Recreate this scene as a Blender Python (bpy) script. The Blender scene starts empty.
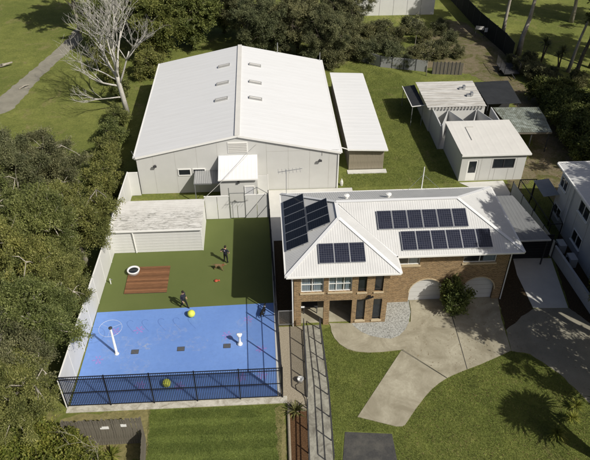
import bpy, math, random
import numpy as np
from mathutils import Vector, Matrix

# ------------------------------------------------------------------ camera, sky, sun, exposure
sc = bpy.context.scene
COL = sc.collection
PITCH, YAW, CAMH, FPX = 37.9, 3.2, 34.5, 638.0
cam_d = bpy.data.cameras.new('camera'); cam = bpy.data.objects.new('camera', cam_d); COL.objects.link(cam)
cam.location = (0, 0, CAMH)
cam.rotation_euler = (math.radians(90 - PITCH), 0, math.radians(-YAW))
cam_d.sensor_width = 36.0; cam_d.lens = 36.0 * FPX / 590.0
cam_d.clip_start = 0.5; cam_d.clip_end = 3000
sc.camera = cam

SUN_EL, SUN_AZ = 43.5, -44.0            # azimuth counted from +X towards +Y
world = bpy.data.worlds.new('World'); sc.world = world; world.use_nodes = True
wn = world.node_tree.nodes; wl = world.node_tree.links
bg = wn['Background']; sky = wn.new('ShaderNodeTexSky'); sky.sky_type = 'NISHITA'
sky.sun_disc = False; sky.air_density = 0.6; sky.dust_density = 3.0; sky.ozone_density = 0.6; sky.sun_elevation = math.radians(SUN_EL); sky.sun_rotation = math.radians(90 - SUN_AZ)
wl.new(sky.outputs[0], bg.inputs[0]); bg.inputs[1].default_value = 0.075
sd = bpy.data.lights.new('sun', 'SUN'); sd.energy = 4.4; sd.angle = math.radians(0.55); sd.color = (1.0, 0.955, 0.87)
sun = bpy.data.objects.new('sun', sd); COL.objects.link(sun); sun.location = (40, -40, 60)
ce, se = math.cos(math.radians(SUN_EL)), math.sin(math.radians(SUN_EL))
TOSUN = Vector((ce * math.cos(math.radians(SUN_AZ)), ce * math.sin(math.radians(SUN_AZ)), se))
sun.rotation_euler = (-TOSUN).to_track_quat('-Z', 'Y').to_euler()
sc.view_settings.view_transform = 'Standard'; sc.view_settings.look = 'None'
sc.view_settings.exposure = 0.0; sc.view_settings.gamma = 1.0; sc.view_settings.use_curve_mapping = False
sc.cycles.max_bounces = 6; sc.cycles.diffuse_bounces = 3; sc.cycles.transparent_max_bounces = 8
sc.cycles.use_denoising = True

random.seed(7)
_a = math.radians(YAW)
def P(px, py, z=0.0):
    """photo pixel -> point at height z (the place axes are the yards' own axes)"""
    u = (px - 295) / FPX; v = (py - 230) / FPX; p = math.radians(PITCH)
    ry = math.cos(p) - v * math.sin(p); rz = -math.sin(p) - v * math.cos(p)
    t = (z - CAMH) / rz; x, y = u * t, ry * t
    return Vector((x * math.cos(_a) + y * math.sin(_a), -x * math.sin(_a) + y * math.cos(_a), z))

# ------------------------------------------------------------------ materials
def S(r, g, b):
    f = lambda c: (c / 255 / 12.92) if c <= 10 else ((c / 255 + 0.055) / 1.055) ** 2.4
    return (f(r), f(g), f(b))
class NT:
    def __init__(s, name):
        s.m = bpy.data.materials.new(name); s.m.use_nodes = True; s.t = s.m.node_tree
        s.n = s.t.nodes; s.b = s.n['Principled BSDF']; s.out = s.n['Material Output']
        s.tc = s.n.new('ShaderNodeTexCoord')
    def new(s, k, **kw):
        n = s.n.new(k)
        for a, v in kw.items(): setattr(n, a, v)
        return n
    def link(s, a, b): s.t.links.new(a, b)
    def map(s, scale=(1, 1, 1), rot=(0, 0, 0), src='Object'):
        m = s.new('ShaderNodeMapping'); m.inputs['Scale'].default_value = scale; m.inputs['Rotation'].default_value = rot
        s.link(s.tc.outputs[src], m.inputs[0]); return m.outputs[0]
    def noise(s, scale, detail=4, rough=0.6, vec=None, dist=0.0):
        n = s.new('ShaderNodeTexNoise'); n.inputs['Scale'].default_value = scale; n.inputs['Detail'].default_value = detail
        n.inputs['Roughness'].default_value = rough; n.inputs['Distortion'].default_value = dist
        s.link(vec if vec is not None else s.tc.outputs['Object'], n.inputs['Vector']); return n.outputs['Fac']
    def ramp(s, fac, stops):
        r = s.new('ShaderNodeValToRGB'); e = r.color_ramp.elements
        while len(e) < len(stops): e.new(0.5)
        for el, (p, c) in zip(e, stops):
            el.position = p; el.color = (*c, 1) if len(c) == 3 else c
        s.link(fac, r.inputs[0]); return r.outputs[0]
    def mix(s, fac, a, b, mode='MIX'):
        n = s.new('ShaderNodeMix', data_type='RGBA', blend_type=mode)
        for sock, v in ((n.inputs[0], fac), (n.inputs[6], a), (n.inputs[7], b)):
            if isinstance(v, (int, float)): sock.default_value = v
            elif isinstance(v, tuple): sock.default_value = (*v, 1) if len(v) == 3 else v
            else: s.link(v, sock)
        return n.outputs[2]
    def math(s, op, a, b=None):
        n = s.new('ShaderNodeMath', operation=op)
        for i, v in enumerate((a, b)):
            if v is None: continue
            if isinstance(v, (int, float)): n.inputs[i].default_value = v
            else: s.link(v, n.inputs[i])
        return n.outputs[0]
    def bump(s, h, strength=0.3, dist=0.02):
        n = s.new('ShaderNodeBump'); n.inputs['Strength'].default_value = strength; n.inputs['Distance'].default_value = dist
        s.link(h, n.inputs['Height']); s.link(n.outputs[0], s.b.inputs['Normal'])
    def done(s, col=None, rough=0.7, spec=0.3, metal=0.0):
        if col is not None:
            if isinstance(col, tuple): s.b.inputs['Base Color'].default_value = (*col, 1)
            else: s.link(col, s.b.inputs['Base Color'])
        s.b.inputs['Roughness'].default_value = rough; s.b.inputs['Specular IOR Level'].default_value = spec
        s.b.inputs['Metallic'].default_value = metal
        return s.m
def sc3(c, k): return tuple(min(1, v * k) for v in c)
def plain(name, col, var=0.15, scale=2.0, rough=0.7, spec=0.3, metal=0.0, bump=0.0, bscale=60, fine=True):
    t = NT(name)
    c = t.ramp(t.noise(scale, 6, 0.65), [(0.3, sc3(col, 1 - var)), (0.7, sc3(col, 1 + var))])
    if fine: c = t.mix(0.35, c, t.ramp(t.noise(scale * 13, 4, 0.7), [(0.3, sc3(col, 1 - var)), (0.7, sc3(col, 1 + var))]))
    if bump: t.bump(t.noise(bscale, 4), bump)
    return t.done(c, rough, spec, metal)
M = {}
M['white_roof'] = (lambda t: t.done(t.mix(t.ramp(t.noise(1.0, 5, .7, t.map((.25, 1.6, 1))), [(.42, (0, 0, 0)), (.8, (.45, .45, .45))]), (.73, .735, .73), (.64, .64, .625)), .45, .35))(NT('white_roof'))
M['cream_roof'] = plain('cream_roof', (.66, .645, .60), .07, .8, .5)
M['house_roof'] = plain('house_roof', (.56, .56, .545), .10, .7, .42, .4)
M['grey_roof'] = plain('grey_roof', (.30, .305, .30), .12, .7, .5)
M['shaded_carport_roof'] = plain('shaded_carport_roof', (.20, .205, .205), .1, .7, .5)  # grey darkened in the colour to stand for tree shade on the carport
M['vent_grey'] = plain('vent_grey', (.30, .30, .29), .15, 3, .6)
M['rear_roof'] = (lambda t: t.done(t.mix(t.ramp(t.noise(1.2, 6, .75, t.map((.3, 2.4, 1))), [(.42, (0, 0, 0)), (.62, (1, 1, 1))]), (.60, .59, .555), (.36, .34, .30)), .6, .25))(NT('rear_roof'))
M['dark_roof'] = plain('dark_roof', (.028, .03, .032), .3, 1.2, .6)
M['white_wall'] = plain('white_wall', (.55, .55, .525), .05, .9, .7)
M['wall_trim'] = plain('wall_trim', (.78, .775, .74), .04, 2, .5)
M['grey_wall'] = plain('grey_wall', (.50, .505, .50), .08, .8, .75)
M['fence_white'] = plain('fence_white', (.62, .62, .595), .06, 1.2, .55)
M['seam'] = plain('seam', (.42, .41, .38), .1, 3, .7)
M['black_metal'] = plain('black_metal', (.010, .010, .012), .2, 4, .45, .4)
M['dark_grey'] = plain('dark_grey', (.05, .05, .052), .2, 3, .6)
M['steel'] = plain('steel', (.45, .46, .47), .1, 3, .35, .5, .7)
M['white_paint'] = plain('white_paint', (.78, .78, .76), .04, 3, .4, .4)
M['concrete'] = (lambda t: t.done(t.mix(t.ramp(t.noise(.55, 7, .7, dist=.6), [(.38, (0, 0, 0)), (.66, (1, 1, 1))]), (.25, .225, .16), t.ramp(t.noise(9, 5, .75), [(.3, (.345, .318, .235)), (.7, (.45, .42, .325))])), .85, .2))(NT('concrete'))
M['pale_concrete'] = plain('pale_concrete', (.58, .57, .53), .1, .9, .85)
M['kerb_concrete'] = (lambda t: t.done(t.mix(t.ramp(t.noise(1.6, 7, .8, dist=1.0), [(.42, (0, 0, 0)), (.64, (1, 1, 1))]), (.52, .50, .43), (.27, .25, .19)), .9, .2))(NT('kerb_concrete'))
M['ramp_concrete'] = (lambda t: t.done(t.mix(t.ramp(t.noise(1.1, 7, .75, dist=1.0), [(.42, (0, 0, 0)), (.66, (1, 1, 1))]), (.33, .32, .265), (.15, .14, .115)), .9, .2))(NT('ramp_concrete'))
M['asphalt'] = (lambda t: (t.bump(t.noise(90, 4), .4), t.done(t.mix(t.ramp(t.noise(.9, 7, .75), [(.42, (0, 0, 0)), (.68, (1, 1, 1))]), t.ramp(t.noise(16, 5, .8), [(.3, (.040, .040, .040)), (.7, (.075, .074, .070))]), (.11, .105, .09)), .9, .2))[1])(NT('asphalt'))
M['old_bitumen'] = plain('old_bitumen', (.25, .235, .185), .25, .8, .9, .2, 0, .3, 60)
M['mulch'] = (lambda t: (t.bump(t.noise(30, 4), .8, .05), t.done(t.ramp(t.noise(14, 5, .8), [(.3, (.045, .026, .014)), (.55, (.12, .066, .033)), (.75, (.23, .14, .075))]), .95, .1))[1])(NT('mulch'))
M['dark_mulch'] = (lambda t: (t.bump(t.noise(30, 4), .8, .05), t.done(t.ramp(t.noise(9, 5, .8), [(.3, (.03, .022, .014)), (.75, (.11, .08, .045))]), .95, .1))[1])(NT('dark_mulch'))
M['pebble'] = (lambda t: t.done(t.ramp(t.noise(11, 4, .85), [(.36, (.10, .10, .09)), (.5, (.33, .335, .31)), (.7, (.52, .53, .50))]), .9, .2))(NT('pebble'))
M['gravel'] = (lambda t: t.done(t.ramp(t.noise(18, 4, .8), [(.32, (.17, .145, .10)), (.52, (.31, .27, .20)), (.72, (.45, .41, .33))]), .95, .1))(NT('gravel'))
def grass_mat(name, a, b, c, big=.12, mid=.9, dry=None, stripes=False):
    t = NT(name)
    f = t.noise(big, 5, .65, dist=.5); g = t.noise(mid, 6, .7); h = t.noise(34, 3, .8)
    col = t.mix(t.ramp(f, [(.36, (0, 0, 0)), (.64, (1, 1, 1))]), a, b)
    col = t.mix(t.ramp(g, [(.40, (0, 0, 0)), (.75, (.8, .8, .8))]), col, c)
    if dry: col = t.mix(t.ramp(t.noise(.33, 6, .7, dist=1.2), [(.56, (0, 0, 0)), (.70, (.85, .85, .85))]), col, dry)
    if stripes:
        w = t.new('ShaderNodeTexWave', wave_type='BANDS', bands_direction='Y'); w.inputs['Scale'].default_value = .26
        w.inputs['Distortion'].default_value = 2.2; w.inputs['Detail'].default_value = 3; w.inputs['Detail Scale'].default_value = 1.0
        t.link(t.tc.outputs['Object'], w.inputs[0])
        col = t.mix(t.ramp(w.outputs['Fac'], [(.45, (0, 0, 0)), (.85, (.6, .6, .6))]), col, sc3(b, 1.45))
    col = t.mix(.5, col, t.mix(1.0, col, t.ramp(h, [(.3, (.35, .35, .3)), (.7, (1.75, 1.7, 1.6))]), 'MULTIPLY'))
    col = t.mix(.55, col, t.mix(1.0, col, t.ramp(t.noise(4.5, 5, .75, dist=.6), [(.32, (.45, .47, .42)), (.7, (1.55, 1.5, 1.4))]), 'MULTIPLY'))
    t.bump(t.noise(26, 4, .8), .9, .06)
    return t.done(col, .95, .1)
M['grass'] = grass_mat('grass', (.148, .176, .048), (.222, .242, .070), (.104, .128, .036), .09, .7, dry=(.24, .215, .10))
M['lawn'] = grass_mat('lawn', (.104, .140, .036), (.132, .168, .046), (.076, .106, .028), .3, 1.2, stripes=True)
M['lawn_front'] = grass_mat('lawn_front', (.158, .192, .052), (.212, .238, .070), (.112, .144, .038), .22, 1.1, dry=(.25, .23, .10))
M['dry_grass'] = grass_mat('dry_grass', (.25, .225, .105), (.30, .27, .135), (.15, .145, .055), .4, 1.2)
M['turf'] = (lambda t: (t.bump(t.noise(50, 3, .8), .5, .03), t.done(t.mix(t.ramp(t.noise(.35, 5, .6), [(.35, (0, 0, 0)), (.7, (1, 1, 1))]), (.108, .134, .042), t.ramp(t.noise(40, 3, .7), [(.3, (.100, .124, .038)), (.7, (.140, .165, .056))])), .9, .15))[1])(NT('turf'))
M['dirt'] = (lambda t: (t.bump(t.noise(12, 4), .5, .05), t.done(t.mix(t.ramp(t.noise(.5, 7, .72, dist=1.0), [(.44, (0, 0, 0)), (.62, (1, 1, 1))]), t.ramp(t.noise(5, 6, .8), [(.3, (.12, .098, .062)), (.7, (.24, .20, .13))]), t.ramp(t.noise(7, 6, .8), [(.3, (.06, .066, .02)), (.7, (.13, .13, .045))])), .95, .1))[1])(NT('dirt'))
def court_mat():
    t = NT('court_blue')
    c = t.mix(t.ramp(t.noise(.22, 5, .6), [(.3, (0, 0, 0)), (.75, (1, 1, 1))]), (.135, .250, .575), (.170, .300, .64))
    c = t.mix(t.ramp(t.noise(1.2, 7, .75, dist=1.5), [(.56, (0, 0, 0)), (.84, (.28, .28, .28))]), c, (.40, .52, .74))
    c = t.mix(t.ramp(t.noise(3, 5, .8), [(.35, (.35, .35, .35)), (.55, (0, 0, 0))]), c, (.115, .21, .47))
    return t.done(c, .55, .35)
M['court_blue'] = court_mat()
M['court_pink'] = plain('court_pink', (.27, .22, .55), .3, 4, .6)
M['court_line'] = plain('court_line', (.085, .16, .42), .2, 3, .6)
def fade_white():
    t = NT('chalky_wear')
    t.done((.55, .63, .76), .7, .2)
    tr = t.new('ShaderNodeBsdfTransparent'); mx = t.new('ShaderNodeMixShader')
    t.link(t.ramp(t.noise(2.4, 6, .75, dist=1.0), [(.48, (0, 0, 0)), (.80, (.42, .42, .42))]), mx.inputs[0])
    t.link(tr.outputs[0], mx.inputs[1]); t.link(t.b.outputs[0], mx.inputs[2]); t.link(mx.outputs[0], t.out.inputs[0])
    return t.m
M['chalky_wear'] = fade_white()
def brick_mat():
    t = NT('brick')
    sx = t.new('ShaderNodeSeparateXYZ'); t.link(t.tc.outputs['Object'], sx.inputs[0])
    cb = t.new('ShaderNodeCombineXYZ'); t.link(t.math('ADD', sx.outputs[0], sx.outputs[1]), cb.inputs[0]); t.link(sx.outputs[2], cb.inputs[1])
    b = t.new('ShaderNodeTexBrick'); t.link(cb.outputs[0], b.inputs['Vector'])
    b.inputs['Scale'].default_value = 1; b.inputs['Brick Width'].default_value = .25; b.inputs['Row Height'].default_value = .088
    b.inputs['Mortar Size'].default_value = .011; b.inputs['Bias'].default_value = -.1
    b.inputs['Color1'].default_value = (.265, .165, .076, 1); b.inputs['Color2'].default_value = (.125, .073, .034, 1); b.inputs['Mortar'].default_value = (.37, .31, .21, 1)
    c = t.mix(.5, b.outputs[0], t.mix(1.0, b.outputs[0], t.ramp(t.noise(5, 5, .75), [(.3, (.55, .52, .5)), (.7, (1.5, 1.5, 1.45))]), 'MULTIPLY'))
    t.bump(b.outputs['Fac'], -.6, .012)
    return t.done(c, .9, .15)
M['brick'] = brick_mat()
M['sill_brick'] = plain('sill_brick', (.50, .41, .27), .15, 9, .85)
M['tan_soffit'] = plain('tan_soffit', (.55, .53, .48), .06, 2, .7)
M['glass'] = plain('glass', (.02, .024, .028), .3, 1.5, .06, .6)
M['curtain'] = plain('curtain', (.55, .56, .58), .1, 5, .8)
M['interior'] = plain('interior', (.10, .085, .07), .2, 1, .9)
M['timber_grey'] = (lambda t: t.done(t.ramp(t.noise(3, 6, .75, t.map((9, 9, .6))), [(.3, (.075, .067, .052)), (.55, (.16, .145, .115)), (.78, (.27, .245, .20))]), .9, .15))(NT('timber_grey'))
M['timber_pale'] = (lambda t: t.done(t.ramp(t.noise(3, 6, .75, t.map((9, 9, .6))), [(.3, (.16, .14, .10)), (.55, (.30, .265, .20)), (.78, (.44, .40, .32))]), .9, .15))(NT('timber_pale'))
def deck_mat(k):
    t = NT('deck_board_%d' % k)
    return t.done(t.ramp(t.noise(3, 6, .75, t.map((.7, 9, 9))), [(.3, sc3((.115, .052, .024), k)), (.7, sc3((.235, .118, .058), k))]), .7, .25)
DECK = [deck_mat(k) for k in (.8, 1.0, 1.3)]
def weathered():
    t = NT('weathered')
    sx = t.new('ShaderNodeSeparateXYZ'); t.link(t.tc.outputs['Object'], sx.inputs[0])
    zone = t.ramp(t.math('MULTIPLY', t.math('SUBTRACT', 3.6, sx.outputs[1]), .28), [(0, (0, 0, 0)), (.45, (.12, .12, .12))])
    n = t.noise(1.5, 8, .85, t.map((.8, 4.2, 1)), 1.0)
    f = t.ramp(t.math('ADD', n, zone), [(.605, (0, 0, 0)), (.70, (.95, .95, .95))])
    return t.done(t.mix(f, t.ramp(t.noise(1.2, 6, .7), [(.3, (.58, .565, .52)), (.7, (.70, .69, .65))]), t.ramp(t.noise(6, 5, .8, t.map((1, 4, 1))), [(.35, (.10, .10, .085)), (.7, (.36, .35, .31))])), .75, .2)
M['weathered'] = weathered()
M['mossy_roof'] = (lambda t: t.done(t.mix(t.ramp(t.noise(.8, 8, .8, dist=1.0), [(.42, (0, 0, 0)), (.62, (1, 1, 1))]), (.13, .14, .11), t.ramp(t.noise(2.4, 5, .8), [(.3, (.16, .20, .165)), (.7, (.40, .43, .40))])), .85, .2))(NT('mossy_roof'))
def panel_mat(name, base, line, sx, sy):
    t = NT(name)
    b = t.new('ShaderNodeTexBrick'); b.offset = 0.0; b.squash = 1.0
    t.link(t.tc.outputs['Object'], b.inputs['Vector'])
    b.inputs['Scale'].default_value = 1; b.inputs['Brick Width'].default_value = sx; b.inputs['Row Height'].default_value = sy
    b.inputs['Mortar Size'].default_value = .008; b.inputs['Mortar Smooth'].default_value = .2
    b.inputs['Color1'].default_value = (*base, 1); b.inputs['Color2'].default_value = (*sc3(base, 1.35), 1); b.inputs['Mortar'].default_value = (*line, 1)
    return t.done(b.outputs[0], .14, .45)
M['pv_blue'] = panel_mat('pv_blue', (.016, .018, .030), (.085, .09, .11), .167, .165)
M['pv_black'] = panel_mat('pv_black', (.006, .007, .010), (.028, .03, .036), .165, .167)
M['alu'] = plain('alu', (.62, .63, .64), .05, 4, .35, .5, .5)
M['shade_cloth'] = plain('shade_cloth', (.011, .014, .012), .3, 1, .9)
M['bark_pale'] = (lambda t: t.done(t.ramp(t.noise(4, 6, .75, t.map((1, 1, .35))), [(.3, (.20, .175, .135)), (.6, (.40, .37, .31)), (.8, (.55, .52, .45))]), .9, .1))(NT('bark_pale'))
M['bark_dead'] = (lambda t: t.done(t.ramp(t.noise(4, 6, .75, t.map((1, 1, .35))), [(.3, (.30, .285, .25)), (.6, (.52, .50, .455)), (.8, (.66, .645, .60))]), .9, .1))(NT('bark_dead'))
M['bark_dark'] = (lambda t: t.done(t.ramp(t.noise(6, 6, .75, t.map((1, 1, .35))), [(.3, (.05, .042, .032)), (.7, (.15, .128, .10))]), .95, .1))(NT('bark_dark'))
def leaf_mat(name, a, b, c, trans=.36):
    t = NT(name)
    g = t.new('ShaderNodeNewGeometry')
    col = t.ramp(g.outputs['Random Per Island'], [(0, a), (.5, b), (1, c)])
    col = t.mix(1.0, col, t.ramp(t.noise(.62, 4, .6), [(.32, (.5, .54, .5)), (.70, (1.5, 1.42, 1.3))]), 'MULTIPLY')
    oi = t.new('ShaderNodeObjectInfo'); col = t.mix(1.0, col, t.ramp(oi.outputs['Random'], [(0, (.86, .94, .92)), (.5, (1.02, 1.02, 1.0)), (1, (1.14, 1.10, .98))]), 'MULTIPLY')
    t.done(col, .6, .25)
    tl = t.new('ShaderNodeBsdfTranslucent'); t.link(col, tl.inputs[0])
    mx = t.new('ShaderNodeMixShader'); mx.inputs[0].default_value = trans
    t.link(t.b.outputs[0], mx.inputs[1]); t.link(tl.outputs[0], mx.inputs[2]); t.link(mx.outputs[0], t.out.inputs[0])
    return t.m
M['leaf_olive'] = leaf_mat('leaf_olive', (.112, .132, .042), (.195, .216, .070), (.31, .315, .135))
M['leaf_grey'] = leaf_mat('leaf_grey', (.104, .114, .056), (.172, .180, .092), (.26, .255, .148))
M['leaf_green'] = leaf_mat('leaf_green', (.088, .112, .032), (.150, .176, .052), (.23, .245, .088))
M['leaf_bright'] = leaf_mat('leaf_bright', (.115, .145, .026), (.20, .225, .045), (.33, .32, .09))
M['leaf_dark'] = leaf_mat('leaf_dark', (.045, .056, .020), (.075, .088, .032), (.12, .125, .05))
M['leaf_blade'] = leaf_mat('leaf_blade', (.060, .070, .026), (.10, .108, .042), (.17, .165, .072), .15)
M['grass_blade'] = leaf_mat('grass_blade', (.132, .166, .040), (.196, .232, .058), (.29, .305, .10), .35)

# ------------------------------------------------------------------ mesh helpers
WL = {}
def link(o, parent=None, loc=None):
    COL.objects.link(o)
    if parent is not None:
        o.parent = parent; WL[o.name] = WL[parent.name].copy()
    else:
        o.location = loc if loc is not None else (0, 0, 0); WL[o.name] = Vector(o.location)
    return o
def tag(o, label=None, cat=None, group=None, kind=None):
    for k, v in (('label', label), ('category', cat), ('group', group), ('kind', kind)):
        if v: o[k] = v
    return o
def thing(name, label, cat, loc, group=None):
    o = bpy.data.objects.new(name, None); o.empty_display_size = .3
    link(o, None, Vector(loc)); return tag(o, label, cat, group)
def frame_axes(d):
    d = d.normalized(); r = Vector((0, 0, 1)) if abs(d.z) < .95 else Vector((1, 0, 0))
    x = d.cross(r).normalized(); return x, x.cross(d).normalized()
class MB:
    def __init__(s): s.v = []; s.f = []; s.mi = []
    def add(s, vs, fs, mi=0):
        o = len(s.v); s.v += [Vector(p) for p in vs]
        for f in fs: s.f.append([i + o for i in f]); s.mi.append(mi)
        return s
    def box(s, x0, x1, y0, y1, z0, z1, mi=0):
        return s.add([(x0, y0, z0), (x1, y0, z0), (x1, y1, z0), (x0, y1, z0), (x0, y0, z1), (x1, y0, z1), (x1, y1, z1), (x0, y1, z1)],
                     [(0, 3, 2, 1), (4, 5, 6, 7), (0, 1, 5, 4), (1, 2, 6, 5), (2, 3, 7, 6), (3, 0, 4, 7)], mi)
    def bar(s, p0, p1, w, h=None, mi=0):
        p0, p1 = Vector(p0), Vector(p1); h = h or w; x, y = frame_axes(p1 - p0); x = x * w / 2; y = y * h / 2
        vs = [p + a * x + b * y for p in (p0, p1) for a, b in ((-1, -1), (1, -1), (1, 1), (-1, 1))]
        return s.add(vs, [(0, 1, 2, 3), (7, 6, 5, 4), (0, 4, 5, 1), (1, 5, 6, 2), (2, 6, 7, 3), (3, 7, 4, 0)], mi)
    def tube(s, pts, rad, n=8, mi=0):
        pts = [Vector(p) for p in pts]; rad = rad if isinstance(rad, (list, tuple)) else [rad] * len(pts); vs = []; fs = []
        for i, p in enumerate(pts):
            d = pts[min(i + 1, len(pts) - 1)] - pts[max(i - 1, 0)]; x, y = frame_axes(d)
            vs += [p + (x * math.cos(k * 2 * math.pi / n) + y * math.sin(k * 2 * math.pi / n)) * rad[i] for k in range(n)]
        for i in range(len(pts) - 1):
            fs += [(i * n + k, i * n + (k + 1) % n, (i + 1) * n + (k + 1) % n, (i + 1) * n + k) for k in range(n)]
        fs.append(list(range(n))[::-1]); fs.append([(len(pts) - 1) * n + k for k in range(n)])
        return s.add(vs, fs, mi)
    def poly(s, pts, mi=0): return s.add(pts, [list(range(len(pts)))], mi)
    def prism(s, pts, z0, z1, mi=0):
        n = len(pts); vs = [(p[0], p[1], z0) for p in pts] + [(p[0], p[1], z1) for p in pts]
        return s.add(vs, [list(range(n))[::-1], list(range(n, 2 * n))] + [(k, (k + 1) % n, n + (k + 1) % n, n + k) for k in range(n)], mi)
    def lathe(s, c, prof, n=16, mi=0):
        c = Vector(c); vs = []; fs = []
        for r, z in prof: vs += [c + Vector((r * math.cos(k * 2 * math.pi / n), r * math.sin(k * 2 * math.pi / n), z)) for k in range(n)]
        for i in range(len(prof) - 1): fs += [(i * n + k, i * n + (k + 1) % n, (i + 1) * n + (k + 1) % n, (i + 1) * n + k) for k in range(n)]
        fs.append(list(range(n))[::-1]); fs.append([(len(prof) - 1) * n + k for k in range(n)])
        return s.add(vs, fs, mi)
    def corr(s, poly, rib, pitch=.19, amp=.022, prof=(0, 0, 1, 1), mi=0, phase=0.0):
        """ribbed sheet over a convex planar polygon, ribs running along the direction rib"""
        pts = [Vector(p) for p in poly]; n = (pts[1] - pts[0]).cross(pts[2] - pts[0]).normalized()
        if n.z < 0: n = -n
        v = Vector(rib); v = (v - n * v.dot(n)).normalized(); u = v.cross(n).normalized(); o = pts[0]
        q = [((p - o).dot(u), (p - o).dot(v)) for p in pts]
        u0, u1 = min(a for a, b in q), max(a for a, b in q); k = len(prof)
        us = [u0] + [u0 + (i + phase) * pitch / k for i in range(1, int((u1 - u0) / pitch * k) + 1) if u0 < u0 + (i + phase) * pitch / k < u1 - 1e-4] + [u1]
        vs = []; fs = []
        for i, a in enumerate(us):
            a2 = min(max(a, u0 + 1e-5), u1 - 1e-5); hit = []
            for j in range(len(q)):
                (a0, b0), (a1, b1) = q[j], q[(j + 1) % len(q)]
                if (a0 - a2) * (a1 - a2) < 0: hit.append(b0 + (b1 - b0) * (a2 - a0) / (a1 - a0))
            if not hit: hit = [0, 0]
            h = amp * prof[i % k] if 0 < i < len(us) - 1 else 0
            for b in (min(hit), max(hit)): vs.append(o + u * a + v * b + n * h)
        for i in range(len(us) - 1): fs.append((2 * i, 2 * i + 2, 2 * i + 3, 2 * i + 1))
        return s.add(vs, fs, mi)
    def holed(s, axis, c, a0, a1, z0, z1, holes, t=.2, mi=0):
        """wall in the plane axis=c, thickness t towards +axis, from a0..a1 / z0..z1 with rectangular holes (a0,a1,z0,z1)"""
        A = sorted({a0, a1, *[h[0] for h in holes], *[h[1] for h in holes]}); Z = sorted({z0, z1, *[h[2] for h in holes], *[h[3] for h in holes]})
        def pt(a, d, z): return (a, c + d, z) if axis == 'y' else (c + d, a, z)
        def solid(i, j):
            if not (0 <= i < len(A) - 1 and 0 <= j < len(Z) - 1): return False
            am, zm = (A[i] + A[i + 1]) / 2, (Z[j] + Z[j + 1]) / 2
            return not any(h[0] < am < h[1] and h[2] < zm < h[3] for h in holes)
        for i in range(len(A) - 1):
            for j in range(len(Z) - 1):
                if not solid(i, j): continue
                b0, b1, y0, y1 = A[i], A[i + 1], Z[j], Z[j + 1]
                s.add([pt(b0, 0, y0), pt(b1, 0, y0), pt(b1, 0, y1), pt(b0, 0, y1)], [(0, 1, 2, 3)], mi)
                s.add([pt(b0, t, y0), pt(b1, t, y0), pt(b1, t, y1), pt(b0, t, y1)], [(3, 2, 1, 0)], mi)
                if not solid(i - 1, j): s.add([pt(b0, 0, y0), pt(b0, t, y0), pt(b0, t, y1), pt(b0, 0, y1)], [(0, 1, 2, 3)], mi)
                if not solid(i + 1, j): s.add([pt(b1, 0, y0), pt(b1, t, y0), pt(b1, t, y1), pt(b1, 0, y1)], [(0, 1, 2, 3)], mi)
                if not solid(i, j - 1): s.add([pt(b0, 0, y0), pt(b1, 0, y0), pt(b1, t, y0), pt(b0, t, y0)], [(0, 1, 2, 3)], mi)
                if not solid(i, j + 1): s.add([pt(b0, 0, y1), pt(b1, 0, y1), pt(b1, t, y1), pt(b0, t, y1)], [(0, 1, 2, 3)], mi)
        return s
    def mesh(s, name, mats, off=Vector((0, 0, 0)), smooth=False):
        me = bpy.data.meshes.new(name); me.from_pydata([tuple(p - off) for p in s.v], [], s.f)
        for m in (mats if isinstance(mats, (list, tuple)) else [mats]): me.materials.append(M[m] if isinstance(m, str) else m)
        if any(s.mi): me.polygons.foreach_set('material_index', s.mi)
        if smooth: me.polygons.foreach_set('use_smooth', [True] * len(s.f))
        me.update(); return me
    def part(s, name, mats, parent, smooth=False, label=None, kind=None):
        o = bpy.data.objects.new(name, s.mesh(name, mats, WL[parent.name], smooth))
        return tag(link(o, parent), label, kind=kind)
    def top(s, name, mats, label, cat, group=None, base=None, kind=None, smooth=False):
        if base is None:
            xs = [p.x for p in s.v]; ys = [p.y for p in s.v]; base = Vector(((min(xs) + max(xs)) / 2, (min(ys) + max(ys)) / 2, min(p.z for p in s.v)))
        base = Vector(base); o = bpy.data.objects.new(name, s.mesh(name, mats, base, smooth))
        return tag(link(o, None, base), label, cat, group, kind)
    def setting(s, name, mats, parent=None):
        o = bpy.data.objects.new(name, s.mesh(name, mats)); link(o, parent)
        if parent is None: o['kind'] = 'structure'
        return o
def jitter(pts, step=.4, amp=.08, seed=0):
    r = random.Random(seed); out = []
    for i, p in enumerate(pts):
        a, b = Vector(p[:2]), Vector(pts[(i + 1) % len(pts)][:2]); n = max(1, int((b - a).length / step)); d = (b - a); t = Vector((-d.y, d.x)).normalized()
        for k in range(n): q = a + d * k / n + t * (r.uniform(-amp, amp) if k else 0); out.append((q.x, q.y))
    return out
def smoothpoly(pts, it=2):
    for _ in range(it):
        o = []
        for i, p in enumerate(pts):
            q = pts[(i + 1) % len(pts)]; o += [(p[0] * .75 + q[0] * .25, p[1] * .75 + q[1] * .25), (p[0] * .25 + q[0] * .75, p[1] * .25 + q[1] * .75)]
        pts = o
    return pts
def sheet(name, mat, pts, z, step=.4, amp=.0, seed=1, parent=None):
    if amp: pts = jitter(pts, step, amp, seed)
    return MB().poly([(p[0], p[1], z) for p in pts]).setting(name, mat, parent)
def px(*pts): return [tuple(P(*p)[:2]) for p in pts]
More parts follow.
